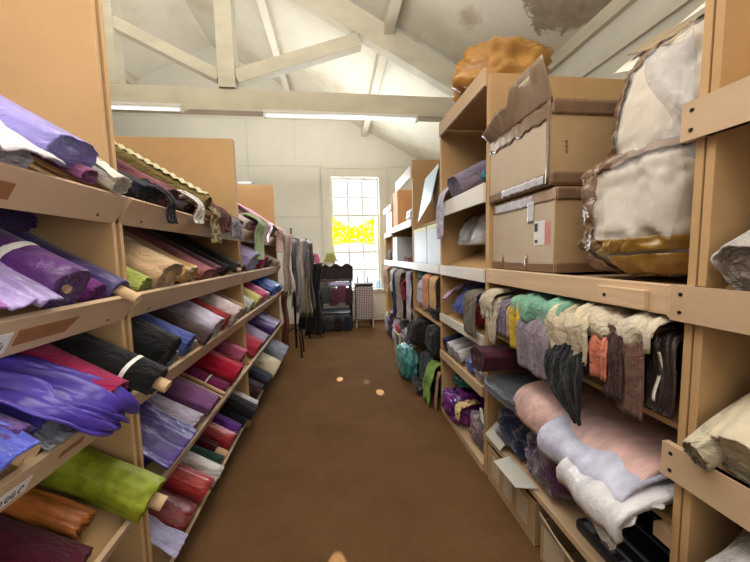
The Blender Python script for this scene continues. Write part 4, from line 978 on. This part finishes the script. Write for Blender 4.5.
# clothes hanging in a row from the far racks
GE = 'clothes hanging from the far racks'
HG = [(3.86, 4.10, 1.27, .62, (212, 204, 220), 'pale lilac blouse hanging'), (4.08, 4.28, 1.16, .86, (150, 40, 62), 'dark red shirt hanging'), (4.26, 4.48, 1.27, .55, (178, 164, 160), 'greyish beige cardigan hanging'),
      (4.42, 4.6, 1.06, .74, (214, 74, 84), 'coral red top hanging'), (4.55, 4.85, 1.25, .50, (38, 46, 84), 'navy jacket hanging'), (4.80, 5.0, 1.27, .9, (226, 226, 230), 'white shirt hanging'),
      (4.95, 5.17, 1.15, .45, (60, 46, 66), 'dark plum dress hanging'), (5.26, 5.46, .98, .42, (222, 172, 64), 'golden yellow scarf hanging'), (5.40, 5.70, 1.27, .80, (230, 196, 186), 'blush pink top hanging')]
for i, (a, b_, zt_, zb_, c, nm) in enumerate(HG):
    hang('hanging_garment', .955, a, b_, zt_, zb_, cloth(*c), nm + ' from the far racks', 'garment', GE, folds=3, amp=.03, wr=.03, seed=i*2, out=.02+.03*(i % 3), dx=.12)
for i, (y, c, nm) in enumerate(((4.03, (88, 80, 92), 'grey'), (4.3, (196, 190, 200), 'pale'), (4.6, (74, 84, 96), 'slate'), (4.95, (202, 190, 196), 'off white'), (5.43, (78, 60, 110), 'violet'), (5.76, (204, 198, 206), 'white'))):
    lump('garment_bundle', (1.05, y, .003), (.15, .17, .21), cloth(*c), '%s garment bundle piled on the floor under the hanging clothes' % nm, 'clothes', 'garments piled on the floor', wr=.2, seed=i, crease=.06)
st = empty('low_stool', (.93, 4.32, 0)); tag(st, 'small white wooden stool in front of the hanging clothes', 'stool')
WP = mottled('white_wood', rgb(206, 192, 172), .93, 1.04, 6, .5)
MB().box(.82, .885, 4.12, 4.5, .36, .385).build('seat', WP, st)
for y in (4.14, 4.47): MB().box(.83, .86, y-.015, y+.015, 0, .36).build('leg', WP, st)
lump('cloth_bundle', (.853, 4.32, .386), (.03, .12, .05), cloth(206, 84, 110), 'pink cloth on the white stool', 'cloth', wr=.14)

# ------------------------------------------------------------------ far end of the aisle, below the window
cs = empty('clothes_stand', (-.57, 4.85, 0)); tag(cs, 'black iron clothes stand with scarves beside the far bolt rack', 'clothes stand')
MB().tube([(-.62, 4.72, .12), (-.625, 4.73, 1.9)], .017, 10).build('pole', IRON, cs, smooth=True)
MB().tube([(-.47, 5.3, .1), (-.47, 5.3, 1.78)], .015, 10).build('pole', IRON, cs, smooth=True)
MB().tube([(-.80, 4.55, 1.74), (-.62, 4.73, 1.76), (-.47, 5.3, 1.74), (-.42, 5.5, 1.72)], .011, 8).build('rail', IRON, cs, smooth=True)
MB().tube([(-.64, 4.55, 1.78), (-.61, 4.9, 1.78)], .011, 8).build('cross_bar', IRON, cs, smooth=True)
MB().tube([(-.62, 4.73, 1.3), (-.47, 5.3, 1.3)], .010, 8).build('cross_bar', IRON, cs, smooth=True)
for a in (-60, 60, 180):
    c_, s_ = math.cos(math.radians(a)), math.sin(math.radians(a))
    pts = [(-.62+.01*c_, 4.72+.01*s_, .42), (-.62+.08*c_, 4.72+.08*s_, .40), (-.62+.15*c_, 4.72+.15*s_, .28), (-.62+.17*c_, 4.72+.17*s_, .1), (-.62+.18*c_, 4.72+.18*s_, .012)]
    MB().tube([p[0] for p in catmull(pts, 14)], .013, 8).build('leg', IRON, cs, smooth=True)
GSF = 'scarves on the iron clothes stand'
SC = [(-.665, 4.58, .10, 1.80, 1.0, (222, 196, 186), 'blush pink scarf hanging from the rail end of the iron stand'), (-.69, 4.64, .07, 1.55, .95, (206, 190, 160), 'beige knotted scarf hanging on the iron stand'),
      (-.585, 4.85, .09, 1.72, .75, (150, 140, 140), 'grey woven scarf hanging on the iron stand'), (-.55, 5.0, .09, 1.74, .62, (198, 186, 170), 'cream scarf with dark tips hanging on the iron stand'),
      (-.51, 5.15, .13, 1.72, 1.2, (132, 124, 134), 'short grey lilac scarf hanging on the iron stand'), (-.47, 5.3, .08, 1.6, .55, (164, 146, 124), 'tan fringed scarf hanging on the iron stand'),
      (-.44, 5.4, .10, 1.70, .6, (92, 84, 84), 'dark grey scarf hanging last on the iron stand'), (-.40, 5.55, .22, 1.35, .12, (26, 24, 27), 'black coat hanging behind the scarves on the iron stand'), (-.52, 5.62, .20, 1.5, .2, (44, 38, 40), 'dark brown coat hanging behind the scarves on the iron stand'), (-.74, 4.64, .06, 1.0, .25, (126, 62, 48), 'rust brown scarf hanging low on the iron stand')]
for i, (x, y, wd_, zt_, zb_, c, lb_) in enumerate(SC):
    def sf(u, v, x=x, y=y, wd_=wd_, zt_=zt_, zb_=zb_, i=i):
        k = 1.7 - .5*math.sin(PI*min(1, u*1.1)) ; a = (v-.5)*wd_*k
        return (x + a*.9 + .012*math.sin(u*9+i), y + .04*math.sin(v*11+u*3+i)-.012*u - .06, zt_ + (zb_-zt_)*u - .02*abs(math.sin(v*20))*u)
    o = MB().shell(sf, 26, 14, None, .005).build('scarf', cloth(*c), smooth=True); tag(o, lb_, 'scarf', GSF)
    mb = MB()
    for j in range(6):
        p = Vector(sf(1, j/5)); mb.tube([p, p+Vector((.004*(j % 2), 0, -.06))], .004, 5)
    f_ = mb.build('fringe', cloth(*[int(q*.8) for q in c]), o); f_['kind'] = 'stuff'
# table with a dark valance, bags and hats
tb = empty('display_table', (-.05, 6.5, 0)); tag(tb, 'display table with a scalloped black cloth below the window', 'table')
MB().box(-.42, .33, 6.15, 6.9, .98, 1.01).build('table_top', mottled('dark_wood', rgb(74, 60, 56), .85, 1.1, 6, .5), tb, bevel=.004)
for x in (-.39, .29):
    for y in (6.29, 6.85): MB().box(x-.02, x+.02, y-.02, y+.02, 0, .98).build('leg', IRON, tb)
MB().box(-.40, .31, 6.28, 6.88, .30, .325).build('lower_shelf', IRON, tb)
bx = empty('black_box', (.05, 6.45, 1.012)); tag(bx, 'black box with a scalloped top edge on the display table', 'box')
DKM = mottled('dark_felt', rgb(44, 36, 38), .85, 1.15, 12, .85)
MB().box(-.22, .34, 6.28, 6.6, 1.012, 1.26).build('body', DKM, bx, bevel=.005)
strip('scalloped_edge', lambda u, v: (-.225+.57*u, 6.275, 1.25+.07*v*abs(math.cos(u*8))), DKM, bx, 60, 4, .006)
MB().box(-.10, .3, 6.3, 6.58, 1.26, 1.285).build('white_lining', PW, bx)
MB().box(-.44, -.23, 6.30, 6.62, 1.012, 1.28).build('dark_case', DKM, bevel=.01)
tag(bpy.data.objects['dark_case'], 'dark case under the pink hat on the display table', 'case')
lump('flat_cushion', (-.2, 6.46, 1.325), (.2, .14, .022), cloth(206, 190, 166), 'beige flat cushion on the dark boxes', 'cushion', e1=.4, e2=.5, wr=.05)
def hat(name, c, r, h, mat, label):
    mb = MB(); prof = [(.02, h), (.5*r, h*.97), (.8*r, h*.75), (.95*r, h*.4), (r, .03), (r*1.25, .01), (r*1.25, .0), (.02, .0)]
    K = 24
    for i in range(len(prof)):
        for k in range(K):
            a = 2*PI*k/K; mb.v.append(Vector((c[0]+prof[i][0]*math.cos(a)*1.0, c[1]+prof[i][0]*math.sin(a), c[2]+prof[i][1]+.008*nz(k*.7, i, 2))))
    for i in range(len(prof)-1):
        for k in range(K): mb.f.append([i*K+k, i*K+(k+1) % K, (i+1)*K+(k+1) % K, (i+1)*K+k])
    mb.f.append(list(range(K))); mb.f.append([(len(prof)-1)*K+k for k in range(K)][::-1])
    return tag(mb.build(name, mat, smooth=True), label, 'hat', 'hats on the display table')
hat('pink_hat', (-.40, 6.42, 1.34), .10, .19, cloth(178, 96, 124), 'dusty pink hat on the display table')
hat('green_hat', (-.09, 6.46, 1.375), .115, .17, mottled('green_wool', rgb(142, 146, 76), .75, 1.2, 26, .9), 'woolly olive green hat on the display table')
GB = 'bags hanging on the display table'
BG = [(-.36, .42, (40, 38, 40), 'black', .20), (-.22, .55, (74, 86, 82), 'grey green', .16), (-.06, .5, (92, 58, 70), 'wine', .18), (.10, .56, (112, 62, 84), 'plum', .18), (.24, .5, (66, 44, 52), 'dark maroon', .16)]
for i, (x, z, c, nm, wd_) in enumerate(BG):
    o = lump('handbag', (x, 6.17, z), (wd_/2, .05, .17), cloth(*c), '%s handbag hanging on the front of the display table' % nm, 'handbag', GB, e1=.5, e2=.5, wr=.08, seed=i)
    pts = [(x-.05, 6.18, z+.32), (x-.04, 6.19, 1.0-.02), (x, 6.2, 1.03), (x+.04, 6.19, .98), (x+.05, 6.18, z+.32)]
    MB().tube([p[0] for p in catmull(pts, 16)], .007, 6).build('strap', cloth(*[min(255, int(q*1.5)) for q in c]), o, smooth=True)
for i, (x, c, nm) in enumerate(((-.34, (28, 27, 30), 'black'), (-.16, (62, 56, 56), 'dark grey'), (.02, (44, 38, 40), 'dark brown'), (.20, (36, 40, 50), 'charcoal blue'))):
    o = lump('floor_bag', (x, 6.12, .002), (.085, .10, .15), cloth(*c), '%s bag standing on the floor under the display table' % nm, 'bag', 'bags under the display table', e1=.6, e2=.6, wr=.1, seed=i+4)
lump('lilac_cloth', (.06, 6.20, .875), (.22, .06, .045), cloth(196, 190, 222, 'satin'), 'pale lilac cloth bunched in front of the black box', 'cloth', wr=.15)
# plaid trolley
tl = empty('plaid_trolley', (.56, 6.38, 0)); tag(tl, 'plaid fabric shopping trolley beside the display table', 'trolley')
def plaid():
    m, nt, b = newmat('plaid_cloth')
    tc = N(nt, 'ShaderNodeTexCoord'); cur = None
    for ax, sc in (('X', 9), ('Z', 9)):
        w_ = N(nt, 'ShaderNodeTexWave', bands_direction=ax); w_.inputs['Scale'].default_value = sc; nt.links.new(tc.outputs['Object'], w_.inputs['Vector'])
        r_ = ramp(nt, w_.outputs['Fac'], [(.2, rgb(66, 62, 72)), (.55, rgb(128, 104, 112)), (.92, rgb(222, 206, 204))])
        if cur is None: cur = r_.outputs[0]
        else:
            mx = N(nt, 'ShaderNodeMix', data_type='RGBA'); mx.inputs[0].default_value = .5; nt.links.new(cur, mx.inputs[6]); nt.links.new(r_.outputs[0], mx.inputs[7]); cur = mx.outputs[2]
    nt.links.new(cur, b.inputs['Base Color']); b.inputs['Roughness'].default_value = .8
    return m
PLD = plaid()
MB().box(.38, .74, 6.25, 6.55, .16, .86).build('bag', PLD, tl, bevel=.03)
lid = MB().box(.375, .745, 6.24, 6.56, .86, .905).build('lid', DKM, tl, bevel=.015)
MB().tube([(.45, 6.57, .1), (.45, 6.57, 1.02), (.66, 6.57, 1.02), (.66, 6.57, .1)], .01, 8).build('handle', IRON, tl)
for x in (.39, .73): MB().box(x-.012, x+.012, 6.27, 6.30, 0, .16).build('leg', WP, tl)
for x in (.40, .72): MB().tube([(x-.02, 6.53, .07), (x+.02, 6.53, .07)], .07, 16).build('wheel', IRON, tl)
gb = lump('glass_bottle', (.93, 6.87, .725), (.05, .04, .10), film('blue_glass', rgb(150, 210, 236), .45, .1), 'pale blue glass bottle on the window sill', 'bottle', wr=.02, crease=0)
# ------------------------------------------------------------------ camera and view
cam = bpy.data.cameras.new('camera'); cam.sensor_width = 36; cam.sensor_fit = 'HORIZONTAL'; cam.lens = 313.0/750*36
cam.clip_start = .02
co = bpy.data.objects.new('camera', cam); COL.objects.link(co)
yaw, pitch, rl = .1243, .0866, -.0224
fw = Vector((math.sin(yaw)*math.cos(pitch), math.cos(yaw)*math.cos(pitch), -math.sin(pitch)))
ri = Vector((math.cos(yaw), -math.sin(yaw), 0)); up = ri.cross(fw)
rr = ri*math.cos(rl) + up*math.sin(rl); uu = rr.cross(fw)
from mathutils import Matrix
M4 = Matrix(((rr.x, uu.x, -fw.x, 0), (rr.y, uu.y, -fw.y, 0), (rr.z, uu.z, -fw.z, 1.5), (0, 0, 0, 1)))
co.matrix_world = M4
S.camera = co
S.view_settings.view_transform = 'Standard'; S.view_settings.look = 'None'; S.view_settings.gamma = 1
S.view_settings.exposure = 0.0
S.view_settings.use_curve_mapping = False
S.cycles.use_denoising = True
S.cycles.max_bounces = 8; S.cycles.diffuse_bounces = 2; S.cycles.transparent_max_bounces = 12
S.cycles.sample_clamp_indirect = 4
